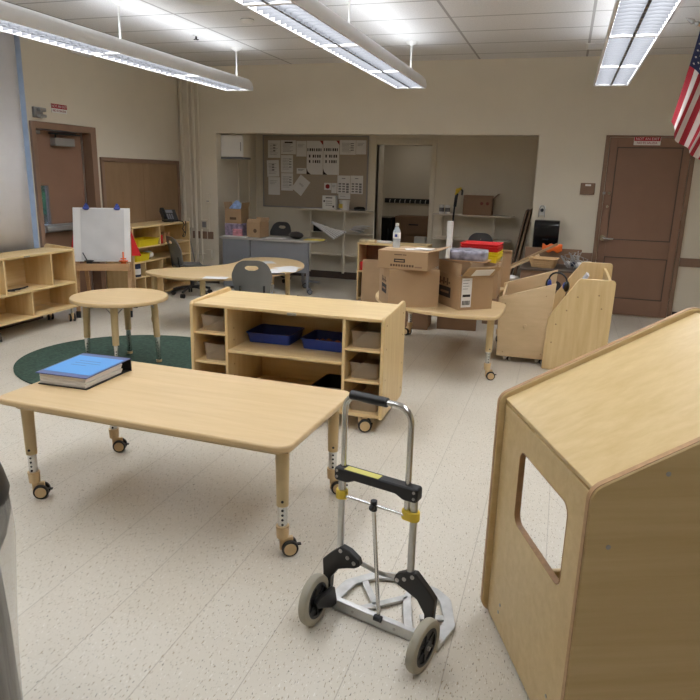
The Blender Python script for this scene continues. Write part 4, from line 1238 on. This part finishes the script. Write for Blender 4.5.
MB().tube([(.02, .02, 1.20), (.03, .02, 1.32), (.04, .02, 1.38)], .022).build('grip', M['black'], t)
w = MB(); w.tube([(.025, .02, 1.36), (.05, .02, 1.43), (.10, .015, 1.45)], .022); w.ball((.045, .02, 1.42), .032)
w.build('yellow_head', M['yellow_tag'], t)
MB().tube([(.08, .01, 1.45), (.115, .01, 1.42), (.11, .01, 1.36)], .014).build('claw', M['black'], t)
for k, (xb, xt, lb) in enumerate(((-.68, -.47, 'outer brown board leaning in the right corner of the recess'), (-.615, -.425, 'inner brown board leaning in the right corner of the recess'))):
    t = thing('leaning_board', lb, 'board', (0, 0, 0), 0, 'boards leaning in the recess corner')
    mt = T(xb - .0 * k, 9.05 + .0 * k, .002) @ Matrix.Rotation(math.atan2(xt - xb, 1.20), 4, 'Y')
    MB().box(0, .018, 0, .62, 0, 1.22).build('panel', M['trim_brown' if k == 0 else 'cardboard_dark'], t, bevel=.002, mtx=mt)
    MB().ring(rr(.002, .618, .002, 1.218, .004, 1), rr(.04, .58, .04, 1.18, .004, 1), -.006, 0, 'x').build('edge_trim', M['dark_base'], t, mtx=mt)
# closet contents
t = thing('coat_rail', 'black coat hook rail with pale hooks inside the dark closet', 'coat hooks', (-2.9, 11.398, 1.15))
MB().box(-.08, .80, -.02, 0, 0, .075).build('rail', M['black'], t)
for k in range(9):
    MB().tube([(.02 + .089 * k, -.02, .055), (.02 + .089 * k, -.055, .045), (.02 + .089 * k, -.065, .012), (.02 + .089 * k, -.05, .0)], .006, 6).build('hook', M['white'], t)
t = thing('storage_cabinet', 'brown low cabinet inside the dark closet behind the doorway', 'cabinet', (-2.68, 10.95, 0))
MB().box(0, .66, .02, .42, 0, .95).build('body', M['cardboard_dark'], t)
for z in (.05, .36, .66):
    d = MB().box(.01, .65, .0, .019, z, z + .27).build('drawer', M['cardboard_dark'], t, bevel=.003)
    MB().box(.24, .40, -.012, 0, z + .15, z + .17).build('handle', M['black'], d)
t = thing('black_refrigerator', 'black mini refrigerator at the left inside the dark closet', 'refrigerator', (-3.05, 10.75, 0))
MB().box(0, .35, .02, .45, 0, .93).build('body', M['black_gloss'], t, bevel=.008)
d = MB().box(.003, .347, 0, .019, .02, .92).build('door', M['black_gloss'], t, bevel=.006)
MB().box(.30, .32, -.02, 0, .5, .75).build('handle', M['black'], d, bevel=.004)
o = MB().box(-.09, .09, -.06, .06, 0, .14).build('white_box', M['white'], bevel=.003); world(o, -2.16, 10.60, .521)
tag(o, 'small white box on a dark stand at the right inside the closet', 'box')
t = thing('dark_stand', 'low dark stand at the right inside the closet under the white box', 'stand', (-2.30, 10.50, 0))
MB().box(0, .36, 0, .36, .48, .52).build('top', M['black'], t)
for x in (0, .33):
    for y in (0, .33): MB().box(x, x + .03, y, y + .03, 0, .4795).build('leg', M['black'], t)

# ================================================================== CARTONS ON THE TABLE
CZ_ = CT + .0008
def print_block(t, x, z, s=1.0, y=0.0, mtx=None):
    w = MB(); w.box(x - .10 * s, x + .10 * s, y - .0012, y - .0002, z - .05 * s, z + .04 * s)
    o = w.build('printed_panel', M['ink_dark'], t, mtx=mtx)
    w = MB()
    for k in range(6): w.box(x + (-.10 + .032 * k) * s, x + (-.075 + .032 * k) * s, y - .0012, y - .0002, z + (.055 + .03 * (k % 2)) * s, z + (.07 + .045 * ((k + 1) % 2)) * s)
    w.build('printed_lettering', M['kraft_ink'], t, mtx=mtx)
    MB().box(x - .07 * s, x + .07 * s, y - .0018, y - .0012, z - .015 * s, z + .004 * s).build('printed_panel_text', M['cardboard_dark'], t, mtx=mtx)
t = carton('cardboard_box', 'lower plain carton of the two stacked at the left of the loaded table', 'box', (-1.163, 5.315, CZ_), rad(27.6), .42, .34, .305, (), 'cardboard', None, True, True)
print_block(t, .02, .14, .8, 0, T(-.21, 0, 0) @ RZ(-PI / 2))
t = carton('cardboard_box', 'upper shallow carton with printed lettering, under the water bottle', 'box', (-1.165, 5.30, CZ_ + .3065), rad(-3), .41, .38, .145, (('R', .10, 78),), 'cardboard', None, True, True)
w = MB()
w.box(-.07, -.005, -.1912, -.1902, .112, .119); w.box(-.0, .03, -.1912, -.1902, .112, .119)
for k in range(9): w.box(-.10 + .022 * k, -.084 + .022 * k, -.1912, -.1902, .022, .040)
w.build('printed_lettering', M['kraft_ink'], t)
MB().box(-.07, .02, -.1914, -.1902, .055, .083).build('printed_panel', M['ink_dark'], t)
MB().box(-.06, .01, -.1918, -.1914, .064, .073).build('printed_panel_text', M['cardboard'], t)
MB().box(.10, .16, -.1912, -.1902, .018, .030).build('printed_mark', M['cardboard_dark'], t)
TB = CZ_ + .3065 + .1465
t = thing('water_bottle', 'clear water bottle with a white and blue label standing on the upper carton', 'bottle', (-1.285, 5.34, TB))
MB().lathe([(.026, 0), (.031, .008), (.031, .03), (.029, .04), (.031, .05), (.031, .12), (.029, .135), (.014, .165), (.012, .178)]).build('bottle', M['bottle'], t)
MB().lathe([(.0135, .176), (.0145, .178), (.0145, .196), (.001, .198)]).build('cap', M['white'], t)
lb_ = MB().lathe([(.0315, .075), (.0318, .076), (.0318, .122), (.0315, .123)]).build('label', M['paper'], t)
MB().box(-.010, .012, -.0335, -.0312, .088, .110).build('blue_mark', M['blue_clip'], lb_)
w = MB(); w.box(-.10, .10, -.05, .05, 0, .004, RZ(.3)); w.box(-.02, .13, -.04, .05, .0045, .012, RZ(-.2))
o = w.build('envelopes', M['paper'], bevel=.001); world(o, -1.09, 5.27, TB)
tag(o, 'white envelopes lying on the right half of the upper carton', 'envelopes')
o = MB().box(-.10, .10, -.035, .035, 0, .026).build('white_pack', M['paper'], bevel=.004); world(o, -2.17, 8.33, .7575)
tag(o, 'flat white pack on top of the bookcase behind the stacked cartons', 'pack')
w = MB()
w.box(-.12, .10, -.07, .07, 0, .035); 
o = w.build('bread_pack', mat('white_yellow_pack', S(222, 204, 168), .5, var=.25, scale=14), bevel=.014, seg=3); world(o, -2.36, 8.30, .7575)
tag(o, 'soft white and yellow pack on top left of the bookcase behind the cartons', 'pack')
# leaning cardboard in front of the bookcase
o = MB().box(-.20, .20, 0, .008, 0, .56, Matrix.Rotation(rad(-5), 4, 'X')).build('cardboard_sheet', M['cardboard']); world(o, -2.19, 8.085, .001)
tag(o, 'flat cardboard sheet leaning against the bookcase behind the cartons', 'cardboard')
# open carton with label
t = carton('cardboard_box', 'open carton with a white shipping label at the front right of the loaded table', 'box', (-.717, 5.432, CZ_), rad(38.7), .305, .37, .265, (('F', .145, 52), ('B', .10, 5), ('L', .10, -4), ('R', .10, 20)), 'cardboard')
tl = T(-.1525, 0, 0) @ RZ(-PI / 2)
print_block(t, -.055, .12, .95, 0, tl)
l_ = MB().box(-.135, -.045, -.1860, -.1852, .022, .255).build('shipping_label', M['paper'], t)
w = MB()
for k in range(4): w.box(-.128, -.07 - .01 * (k % 2), -.1867, -.1861, .235 - .022 * k, .238 - .022 * k)
w.box(-.125, -.055, -.1867, -.1861, .105, .125)
for k in range(6): w.box(-.125 + .012 * k, -.117 + .012 * k, -.1867, -.1861, .04, .075)
w.build('printed_bars', M['ink_dark'], l_)
MB().box(-.07, .10, -.004, -.0005, .02, .11).build('flap_label', M['paper'], t, mtx=T(0, -.185, .265) @ Matrix.Rotation(rad(52), 4, 'X'))
# things inside and on it
w = MB(); w.box(-.10, .02, -.10, .10, .0, .24)
o = w.build('picture_books', M['blue_clip'], bevel=.003); world(o, -.735, 5.42, CZ_ + .006, rad(38.7))
tag(o, 'blue and red books standing inside the open labelled carton', 'books')
w = MB(); w.ball((0, 0, .05), .07, (1, .9, .6))
o = w.build('dark_toy', M['bag'], smooth=180); world(o, -.635, 5.47, CZ_ + .20)
tag(o, 'dark bundle in clear wrap sticking out of the open labelled carton', 'bundle')
world(o, -.665, 5.46, CZ_ + .20)
w = MB().prism(rr(-.155, .155, -.11, .11, .03), 0, .006)
sh = w.build('cardboard_sheet', M['oak']); world(sh, -.69, 5.45, .942, rad(-8))
tag(sh, 'tan sheet under the plastic bag on top of the open labelled carton', 'cardboard')
w = MB().prism(rr(-.145, .145, -.10, .10, .05, 6), 0, .072)
bmesh.ops.subdivide_edges(w.bm, edges=w.bm.edges, cuts=2, use_grid_fill=True)
for v in w.bm.verts: v.co.z += .010 * sin(30 * v.co.x) * cos(26 * v.co.y) + .006 if v.co.z > .03 else 0
o = w.build('plastic_bag', M['bag'], smooth=180); world(o, -.70, 5.45, .9492, rad(-8))
tag(o, 'clear plastic bag of dark pieces lying on top of the open labelled carton', 'bag')
# carton behind holding the trays
t = carton('cardboard_box', 'carton behind the open labelled carton, under the red and yellow trays', 'box', (-.68, 6.02, CZ_), 0, .38, .34, .30, (), 'cardboard', None, True, True)
t = thing('kraft_panel', 'upright brown cardboard panel right of the red and yellow trays', 'cardboard', (-.52, 6.56, CZ_))
w = MB().box(0, .085, .0, .006, 0, .345); w.box(0, .006, .006, .10, 0, .345)
w.build('panel', M['cardboard'], t); MB().box(-.002, .087, -.02, .008, .346, .36).build('top_fold', M['cardboard'], t)
z = CZ_ + .3025
nm = ('lowest', 'middle', 'topmost')
for k in range(6):
    col = 'yellow' if k < 3 else 'red'
    bin_('sorting_tray', '%s %s tray of the tray stack behind the plastic bag' % (nm[k % 3], col), 'tray', 'stacked sorting trays', (-.665, 6.02, z + .022 * k), .30, .24, .055, col, .016, rad(-4), .0018, .02)
o = MB().prism(rr(-.024, .024, -.022, .022, .008, 3), 0, .65).build('white_post', M['white'], bevel=.004); world(o, -.945, 5.94, CZ_)
tag(o, 'upright white post standing behind the two stacked cartons on the loaded table', 'post')
# cartons on the floor behind the table
t = carton('cardboard_box', 'left brown carton on the floor under the back of the loaded table', 'box', (-1.50, 7.02, .001), rad(4), .43, .36, .38, (), 'cardboard_dark', None, True, True)
t = carton('cardboard_box', 'right brown carton on the floor under the back of the loaded table', 'box', (-1.0, 7.16, .001), rad(6), .42, .34, .38, (), 'cardboard_dark', None, True, True)

# ================================================================== CARTS
t = thing('book_cart', 'pale maple bin cart on casters with an open sloped top beside the loaded table', 'cart', (-.43, 5.90, 0))
fr = [(-.022, .05), (.385, .05), (.435, .735), (-.04, .58)]
MB().prism(fr, 0, .018, 'y').build('front_panel', M['maple_pale'], t, bevel=.003)
MB().prism([(-.022, .05), (.385, .05), (.435, .80), (-.04, .645)], .44, .458, 'y').build('back_panel', M['maple_pale'], t, bevel=.003)
MB().prism([(.0181, .05), (.4399, .05), (.4399, .64), (.0181, .575)], -.020, -.004, 'x').build('left_panel', M['maple_pale'], t, bevel=.003)
MB().prism([(.0181, .05), (.4399, .05), (.4399, .62), (.0181, .56)], .36, .378, 'x').build('right_panel', M['maple_pale'], t, bevel=.003)
MB().box(.0, .36, .0181, .4399, .06, .078).build('bottom_panel', M['maple_pale'], t)
MB().box(.0, .36, .18, .19, .0785, .56).build('divider', M['maple_pale'], t)
w = MB().cyl((.205, -.0, .345), (.205, -.012, .345), .010); w.cyl((.205, -.012, .345), (.205, -.022, .345), .018)
w.build('knob', M['maple_pale'], t, bevel=.004)
for x, z in ((.02, .53), (.36, .62), (.36, .10), (.03, .09)): MB().cyl((x, 0, z), (x, -.0015, z), .005, n=8).build('screw_cap', M['ply_edge'], t)
for x in (.05, .33):
    for y in (.05, .41): caster('caster', t, x, y, 0, .8, .018, 'white')
# headphones hooked over the cart
t = thing('headphones', 'black headphones with blue ear cups hooked over the right end of the bin cart', 'headphones', (.025, 6.13, .715), rad(-35))
w = MB().tube([(.095 * cos(a) - .03, .02, .095 * sin(a) * .8 + .005) for a in [PI * k / 16 for k in range(17)]], .008)
w.build('headband', M['black'], t)
for x, s in ((.065, 1), (-.125, -1)):
    c = MB().ball((x, .02, -.03), .042, (.55, .8, 1.2)).build('ear_cup', M['black_gloss'], t, smooth=180)
    MB().ball((x - s * .014, .012, -.025), .032, (.5, .8, 1.1)).build('blue_pad', M['blue_clip'], c, smooth=180)
MB().tube([(.07, .02, -.08), (.065, .01, -.16), (.075, .02, -.26), (.07, .03, -.36)], .004).build('cord', M['black'], t)
t = thing('book_display', 'maple book display with slanted front beside the bin cart, near the brown door', 'book display', (-.052, 5.76, 0))
DW, DD = .52, .95
pf = round_poly([(0, .01), (DW - .012, .01), (DW, .81), (.235, .81), (.012, .46)], [.01, .01, .03, .03, .06])
MB().prism(pf, 0, .02, 'y').build('side_panel', M['maple_v'], t, bevel=.004)
MB().prism([(x, z) for x, z in round_poly([(0, .01), (DW + .012, .01), (DW + .028, .845), (.27, .845), (.012, .46)], [.01, .01, .03, .03, .06])], DD - .02, DD, 'y').build('side_panel', M['maple_v'], t, bevel=.004)
MB().prism([(.455, .04), (.475, .04), (.488, .80), (.468, .80)], .0205, DD - .0205, 'y').build('back_panel', M['maple'], t)
MB().box(.03, .45, .0205, DD - .0205, .06, .08).build('bottom_panel', M['maple'], t)
for k in range(3):
    x, z = .06 + .105 * k, .30 + .15 * k
    MB().box(x, x + .012, .0205, DD - .0205, z - .12, z + .04).build('lip', M['maple'], t)
    MB().box(x + .0121, x + .10, .0205, DD - .0205, z - .12, z - .108).build('ledge', M['maple'], t)
for x, z in ((.235, .655), (.43, .57), (.158, .535), (.083, .41), (.06, .25), (.40, .19), (.40, .68)): MB().cyl((x, 0, z), (x, -.0018, z), .007, n=10).build('screw_cap', M['ply_edge'], t)
w = MB().box(-.012, .012, -.09, .09, 0, .24, Matrix.Rotation(rad(28), 4, 'Y'))
o = w.build('picture_book', mat('white_book_cover', S(206, 206, 214), .4, var=.3, scale=16), bevel=.002); world(o, .155, 6.40, .56)
tag(o, 'white covered book standing in the slanted book display', 'book')
w = MB().box(-.012, .012, -.08, .08, 0, .17, Matrix.Rotation(rad(28), 4, 'Y'))
o = w.build('picture_book', M['blue_clip'], bevel=.002); world(o, .055, 6.42, .42)
tag(o, 'blue covered book standing in the slanted book display', 'book')

# low brown counter behind the carts
t = thing('low_cabinet', 'low brown cabinet with a dark top behind the carts, under the black towel dispenser', 'cabinet', (-.38, 7.35, 0))
MB().box(.0, .62, .02, .62, .01, .645).build('body', M['cardboard_dark'], t)
MB().box(-.015, .635, .0, .63, .646, .668).build('top', M['dark_base'], t, bevel=.003)
MB().box(.0, .62, .60, .618, .6685, .84).build('back_rail', M['cardboard_dark'], t)
w = MB()
for k in range(2): w.cyl((.18 + .2 * k, .02, .50), (.18 + .2 * k, .017, .50), .05, n=20)
w.build('finger_hole', M['ink_dark'], t)
TOP = .6688
bs = thing('wicker_basket', 'pale wicker basket on the low brown cabinet under the towel dispenser', 'basket', (-.155, 7.56, TOP), rad(-8))
MB().loft(tray_loops(.24, .17, .10, .025, .008, .03)).build('basket', M['wicker'], bs, smooth=45)
w = MB()
for k in range(4): w.loft([[(x, y, z) for x, y in rr(-.122 - .006 * k - s, .122 + .006 * k + s, -.087 - .006 * k - s, .087 + .006 * k + s, .035)] for z, s in ((.015 + .022 * k, 0), (.022 + .022 * k, .006), (.029 + .022 * k, 0))], cap=False)
w.build('weave', M['wicker'], bs)
t = thing('wire_rack', 'tangle of silver wire racks on the low brown cabinet right of the wicker basket', 'wire rack', (.17, 7.60, TOP))
for q in range(4):
    w = MB()
    for k in range(4):
        a = random.uniform(0, PI); x = random.uniform(-.09, .10); y = random.uniform(-.08, .08)
        pts = [(x, y, .006), (x + .10 * cos(a), y + .08 * sin(a), random.uniform(.08, .19)), (x + .05 * cos(a + 1.6), y + .08 * sin(a + 1.6), random.uniform(.05, .14)), (x + .03, y + .03, .01)]
        w.tube(pts, .0045, 6)
    w.build('wire', M['steel'], t)
for k in range(3): MB().ball((-.07 + .06 * k, .05 - .04 * k, .045), .040, (1.1, .8, .7)).build('wrapped_bundle', M['paper'] if k != 1 else M['navy'], t, smooth=180)
o = MB().grid(lambda u, v: (-.11 + .22 * u, (-.03 if v < .5 else .03) * min(1, abs(v - .5) * 6), .035 - .20 * max(0, abs(v - .5) - .12) * (1.0 if v < .5 else .7) + .012 * sin(14 * u + 3 * v)), 20, 16).build('orange_cloth', M['orange'], smooth=180, solid=.003); world(o, -.085, 7.959, .843)
tag(o, 'orange cloth draped over the back rail of the low brown cabinet', 'cloth')
w = MB().box(-.30, .30, -.03, .03, -.012, .012, T(-.29, 7.765, .762) @ Matrix.Rotation(rad(-29), 4, 'Y'))
o = w.build('cardboard_strip', M['cardboard'])
tag(o, 'long cardboard strip leaning over the left end of the low brown cabinet', 'cardboard')
w = MB().box(-.31, .26, -.016, .016, -.010, .010, T(-.44, 7.71, .655) @ Matrix.Rotation(rad(-29), 4, 'Y'))
o = w.build('cardboard_strip', M['maple_pale'])
tag(o, 'shorter pale strip below the long cardboard strip left of the low brown cabinet', 'strip')
t = carton('cardboard_box', 'brown carton on the floor left of the low brown cabinet, under the leaning strips', 'box', (-.59, 7.62, .001), rad(0), .34, .36, .50, (), 'cardboard_dark', None, True, True)
o = MB().ball((0, 0, .03), .10, (1.1, .8, .32)).build('white_bag', M['white'], smooth=180); world(o, -.50, 7.52, .5025)
tag(o, 'white bundle lying on the carton left of the low brown cabinet', 'bundle')
# ================================================================== PLAYHOUSE STAND IN FRONT AT RIGHT
HA = rad(23)
t = thing('playhouse_stand', 'large maple playhouse stand with a window hole and gable roof, front right', 'playhouse', (-.13, 2.249, 0), HA)
# local: x along the gable panels, -y from the far panel to the near one
HL = .712
gable = round_poly([(-.022, .004), (1.312, .004), (1.312, .865), (.645, 1.183), (-.022, .865)], [.05, .05, .05, .07, .05], 7)
inner = round_poly([(.075, .165), (1.215, .165), (1.215, .80), (.645, 1.065), (.075, .80)], [.03, .03, .03, .05, .03], 7)
MB().ring(gable, inner, .0, .022, 'y').build('gable_frame', M['birch'], t, bevel=.005, seg=2, mtx=T(0, -.011, 0))
MB().prism(gable, -HL - .011, -HL + .011, 'y').build('gable_panel', M['birch'], t, bevel=.005, seg=2)
def edge_band(y0, y1, name):
    o1 = gable; cx, cz = .62, .55
    o2 = round_poly([(-.0235, .0025), (1.3135, .0025), (1.3135, .866), (.645, 1.1846), (-.0235, .866)], [.05, .05, .05, .07, .05], 7)
    MB().ring(o2, gable, y0, y1, 'y').build(name, M['ply_edge'], t)
edge_band(-.008, .008, 'plywood_edge'); edge_band(-HL - .008, -HL + .008, 'plywood_edge')
ya, yb = -HL + .0115, -.0115
win_o = round_poly([(ya, .014), (yb, .014), (yb, .836), (ya, .836)], 0.0, 5)
win_i = round_poly([(-.570, .483), (-.190, .483), (-.190, .742), (-.570, .742)], .035, 5)
MB().ring(win_o, win_i, 0.0, .018, 'x').build('front_panel', M['birch'], t, bevel=.003)
MB().ring(win_i, [((y + .380) * .988 - .380, (z - .612) * .985 + .612) for y, z in win_i], -.0008, .0188, 'x').build('window_edge', M['ply_edge'], t)
sl = math.atan2(1.183 - .865, .667)
for s in (0, 1):
    pr = [(.004, .839), (.645, .839 + .641 * math.tan(sl)), (.645, .857 + .641 * math.tan(sl)), (-.001, .855)]
    if s: pr = [(1.29 - x, z) for x, z in pr]
    MB().prism(pr, ya, yb, 'y').build('roof_panel', M['birch'], t, bevel=.002)
MB().box(.02, 1.27, ya, yb, .10, .118).build('floor_board', M['birch'], t)
MB().box(.03, 1.25, ya + .02, yb - .02, .1182, .150).build('blue_mat', M['navy'], t, bevel=.01)
for f_, z in ((.139, .121), (.128, .085), (.571, .126), (.56, .09)): MB().cyl((-.0, -f_, z), (-.002, -f_, z), .006, n=10).build('screw_cap', M['steel'], t)
for x, z in ((.168, .905), (.04, .709), (.04, .13), (.40, 1.02), (.62, .30)): MB().cyl((x, -HL - .011, z), (x, -HL - .0125, z), .0065, n=10).build('screw_cap', M['steel'], t)

# ================================================================== FOLDING HAND TRUCK
t = thing('hand_truck', 'silver folding hand truck with black and yellow fittings standing in front', 'hand truck', (-.5315, 1.8865, 0), rad(-14.5))
w = MB()
pl = round_poly([(-.235, .135), (.245, .135), (.25, .27), (.17, .41), (.10, .445), (-.10, .445), (-.17, .40), (-.235, .29)], [.01, .01, .05, .05, .04, .04, .05, .05], 5)
def holeplate(z0, z1):
    # rim of the toe plate and its ribs
    inn = [((x - .005) * .80 + .005, (y - .28) * .72 + .285) for x, y in pl]
    MB().ring(pl, inn, z0, z1).build('toe_plate', M['alu_worn'], t, bevel=.003)
    b = MB()
    def rib(p, q, wd=.014):
        p, q = Vector(p), Vector(q); d = (q - p).normalized(); n = Vector((-d.y, d.x)) * wd
        b.prism([tuple(p + n), tuple(q + n), tuple(q - n), tuple(p - n)], z0 + .001, z1 - .001)
    rib((-.10, .16), (.02, .33)); rib((.02, .33), (.115, .16), .016); rib((.02, .33), (.02, .42)); rib((.115, .25), (.20, .30)); rib((-.17, .33), (-.055, .22))
    b.build('toe_plate_rib', M['alu_worn'], t, bevel=.002)
holeplate(.008, .020)
MB().box(-.235, .245, .126, .150, .004, .046).build('hinge_bar', M['alu'], t, bevel=.003)
w = MB()
for x in (-.19, -.10, .075, .20): w.cyl((x, .126, .026), (x, .1235, .026), .006, n=10)
w.build('rivet', M['steel'], t)
V = .12
cx = -.013
for s in (-1, 1):
    MB().cyl((cx + s * .143, V, .25), (cx + s * .143, V, .58), .0125, n=16).build('outer_tube', M['alu'], t)
HX, HC = .127, cx - .010
pts = [(HC - HX, V, .478), (HC - HX, V, .80)]
for k in range(9):
    a = PI - k * PI / 16
    pts.append((HC - HX + .055 + .055 * cos(a), V, .815 + .055 * sin(a)))
for k in range(9):
    a = PI / 2 - k * PI / 16
    pts.append((HC + HX - .055 + .055 * cos(a), V, .815 + .055 * sin(a)))
pts += [(HC + HX, V, .80), (HC + HX, V, .478)]
MB().tube(pts, .0105, 14).build('telescopic_handle', M['chrome'], t)
MB().cyl((HC - .105, V, .870), (HC + .038, V, .870), .0165, n=18).build('foam_grip', M['black'], t, bevel=.003)
w = MB().prism(round_poly([(-.162, .552), (-.11, .552), (-.08, .566), (.08, .566), (.11, .552), (.162, .552), (.162, .602), (-.162, .602)], [.012, .02, .02, .02, .02, .012, .01, .01], 4), V - .024, V + .020, 'y')
bar = w.build('cross_bar', M['black'], t, bevel=.006, mtx=T(cx, 0, 0))
MB().box(-.12, .015, V - .024, V + .006, .602, .6035).build('yellow_label', M['label_yellow'], bar, mtx=T(cx, 0, 0))
w = MB()
for x in (-.150, .150):
    for z in (.568, .590): w.cyl((cx + x, V - .024, z), (cx + x, V - .0265, z), .005, n=10)
w.build('screw', M['steel'], bar)
for s in (-1, 1):
    w = MB(); w.cyl((cx + s * .143, V, .478), (cx + s * .143, V, .512), .021, n=18); w.cyl((HC + s * HX, V, .478), (HC + s * HX, V, .512), .018, n=18)
    w.box(min(HC + s * HX, cx + s * .143), max(HC + s * HX, cx + s * .143), V - .022, V + .014, .48, .51)
    w.build('yellow_clamp', M['yellow_tag'], t, bevel=.003)
MB().cyl((cx - .115, V - .012, .495), (cx + .115, V - .012, .495), .0055).build('cross_rod', M['chrome'], t)
w = MB(); w.cyl((cx - .004, V - .012, .475), (cx - .004, V - .012, .512), .012); w.ball((cx - .004, V - .026, .49), .011)
w.build('pivot_joint', M['black'], t)
MB().cyl((cx - .004, V - .012, .48), (.010, .128, .040), .0075).build('center_rod', M['chrome'], t)
w = MB(); w.cyl((-.004, .120, .048), (.024, .120, .048), .012)
w.build('rod_foot', M['black'], t)
MB().tube([(cx - .085, V + .005, .245), (cx - .03, V + .055, .195), (cx + .005, V + .08, .175), (cx + .04, V + .06, .195), (cx + .10, V + .005, .238)], .009).build('folding_link', M['alu'], t)
for s in (-1, 1):
    br = [(s * .155, .292), (s * .118, .285), (s * .080, .262), (s * .072, .238), (s * .095, .222), (s * .125, .212), (s * .165, .195), (s * .195, .150), (s * .198, .095), (s * .225, .09), (s * .232, .215), (s * .205, .245)]
    br = [(x + (.008 if s < 0 else .0), z) for x, z in br]
    b = MB().prism(round_poly(br, .010, 3), V - .016, V + .012, 'y').build('hinge_bracket', M['black'], t, bevel=.004)
    w = MB()
    for x, z in ((.145, .275), (.115, .257), (.088, .244)): w.cyl((s * x, V - .016, z), (s * x, V - .019, z), .0075, n=12)
    w.build('rivet', M['steel'], b)
    # axle arm and wheel (small toe-out)
    ax = s * .214 + (.018 if s > 0 else .008)
    MB().prism([(.115, .11), (.135, .03), (.10, .03), (.0, .085), (-.005, .105), (.02, .115)], ax - .005 + .025 * (1 if s < 0 else -1) - .004, ax + .005 + .025 * (1 if s < 0 else -1) + .004, 'x').build('axle_arm', M['black'], b, bevel=.003)
    mt = T(ax, 0.03, .0925) @ RZ(rad(-4 * s)) @ Matrix.Rotation(rad(2.5 * s), 4, 'Y') @ Matrix.Rotation(rad(90), 4, 'Y')
    wl = MB().lathe([(.066, -.016), (.081, -.018), (.089, -.014), (.0925, -.006), (.0925, .006), (.089, .014), (.081, .018), (.066, .016)], n=48, ring=True).build('wheel_tire', M['rubber_grey'], t, mtx=mt)
    w = MB().lathe([(.0001, -.008), (.068, -.008), (.068, .008), (.0001, .008)], n=40)
    w.lathe([(.0001, -.018), (.022, -.018), (.022, .018), (.0001, .018)], n=24)
    for k in range(6):
        a = PI * k / 3
        w.box(.02, .068, -.005, .005, -.013, .013, RZ(a))
    w.lathe([(.056, -.015), (.068, -.015), (.068, .015), (.056, .015)], n=40, ring=True)
    w.build('wheel_hub', M['black'], wl, mtx=mt)
    MB().cyl((0, 0, -.026), (0, 0, .026), .007).build('axle_bolt', M['steel'], wl, mtx=mt)

# ================================================================== WRAPPED ROLL AT THE LEFT EDGE
t = thing('wrapped_roll', 'grey roll in clear plastic film with a black hood, standing at the lower left edge', 'wrapped roll', (-1.5, 1.2, 0))
def pleat(p):
    a = math.atan2(p.y, p.x); k = 1 + .035 * sin(17 * a) + .02 * sin(31 * a + 8 * p.z)
    return Vector((p.x * k, p.y * k, p.z))
MB().lathe([(.0005, .001), (.124, .001), (.122, .1), (.118, .3), (.112, .5), (.116, .55), (.142, .61), (.152, .66), (.150, .715), (.0005, .715)], n=72, fn=pleat).build('grey_roll', M['bundle'], t, smooth=60)
MB().lathe([(.0005, .716), (.158, .716), (.162, .735), (.152, .78), (.138, .83), (.11, .87), (.05, .90), (.0005, .905)], n=40).build('black_hood', M['black'], t, smooth=60)
def crinkle(p):
    a = math.atan2(p.y, p.x); k = 1 + .012 * sin(9 * a + 5 * p.z) + .008 * sin(23 * a)
    return Vector((p.x * k, p.y * k, p.z))
w = MB()
lp = [(.128, .004), (.130, .1), (.140, .3), (.155, .5), (.164, .60), (.162, .66), (.158, .712)]
w.loft([[crinkle(Vector((r_ * cos(2 * PI * i / 64), r_ * sin(2 * PI * i / 64), z))) for i in range(64)] for r_, z in lp], cap=False)
w.build('plastic_film', M['film'], t, smooth=60)

# ================================================================== LIGHT, SKY, CAMERA
sc = bpy.context.scene
W = bpy.data.worlds.new('World'); sc.world = W; W.use_nodes = True
nt = W.node_tree
sky = nt.nodes.new('ShaderNodeTexSky'); sky.sky_type = 'HOSEK_WILKIE'
sky.turbidity = 6.0; sky.ground_albedo = .3; sky.sun_direction = (.6, -.3, .7)
nt.links.new(sky.outputs['Color'], nt.nodes['Background'].inputs['Color'])
nt.nodes['Background'].inputs['Strength'].default_value = 10.0

la = bpy.data.lights.new('closet_fill', 'AREA'); la.energy = 0.9; la.size = .5; la.color = (1, .95, .88)  # added fill light to brighten the closet, not a known fitting
lo = bpy.data.objects.new('closet_fill', la); C.objects.link(lo); lo.location = (-2.4, 10.7, 2.28)
cam = bpy.data.cameras.new('Camera'); co = bpy.data.objects.new('Camera', cam); C.objects.link(co)
cam.sensor_fit = 'HORIZONTAL'; cam.sensor_width = 36.0; cam.lens = 36.0 * 660.46 / 700.0
cam.clip_start = 0.05; cam.clip_end = 200
yaw, pit, rol = rad(17.289), rad(14.810), rad(1.470)
f0 = Vector((-sin(yaw), cos(yaw), 0)); r0 = Vector((cos(yaw), sin(yaw), 0)); u0 = Vector((0, 0, 1))
f = f0 * cos(pit) - u0 * sin(pit); u = u0 * cos(pit) + f0 * sin(pit)
r = r0 * cos(rol) + u * sin(rol); u2 = u * cos(rol) - r0 * sin(rol)
mt = Matrix((r, u2, -f)).transposed().to_4x4(); mt.translation = (0, 0, H_CAM)
co.matrix_world = mt
sc.camera = co
sc.view_settings.view_transform = 'Standard'
try: sc.view_settings.look = 'None'
except Exception: pass
sc.view_settings.gamma = 1.0
sc.view_settings.use_curve_mapping = False
sc.view_settings.exposure = 0.74
sc.cycles.use_denoising = True
sc.cycles.max_bounces = 8
sc.cycles.diffuse_bounces = 5
sc.cycles.transparent_max_bounces = 12
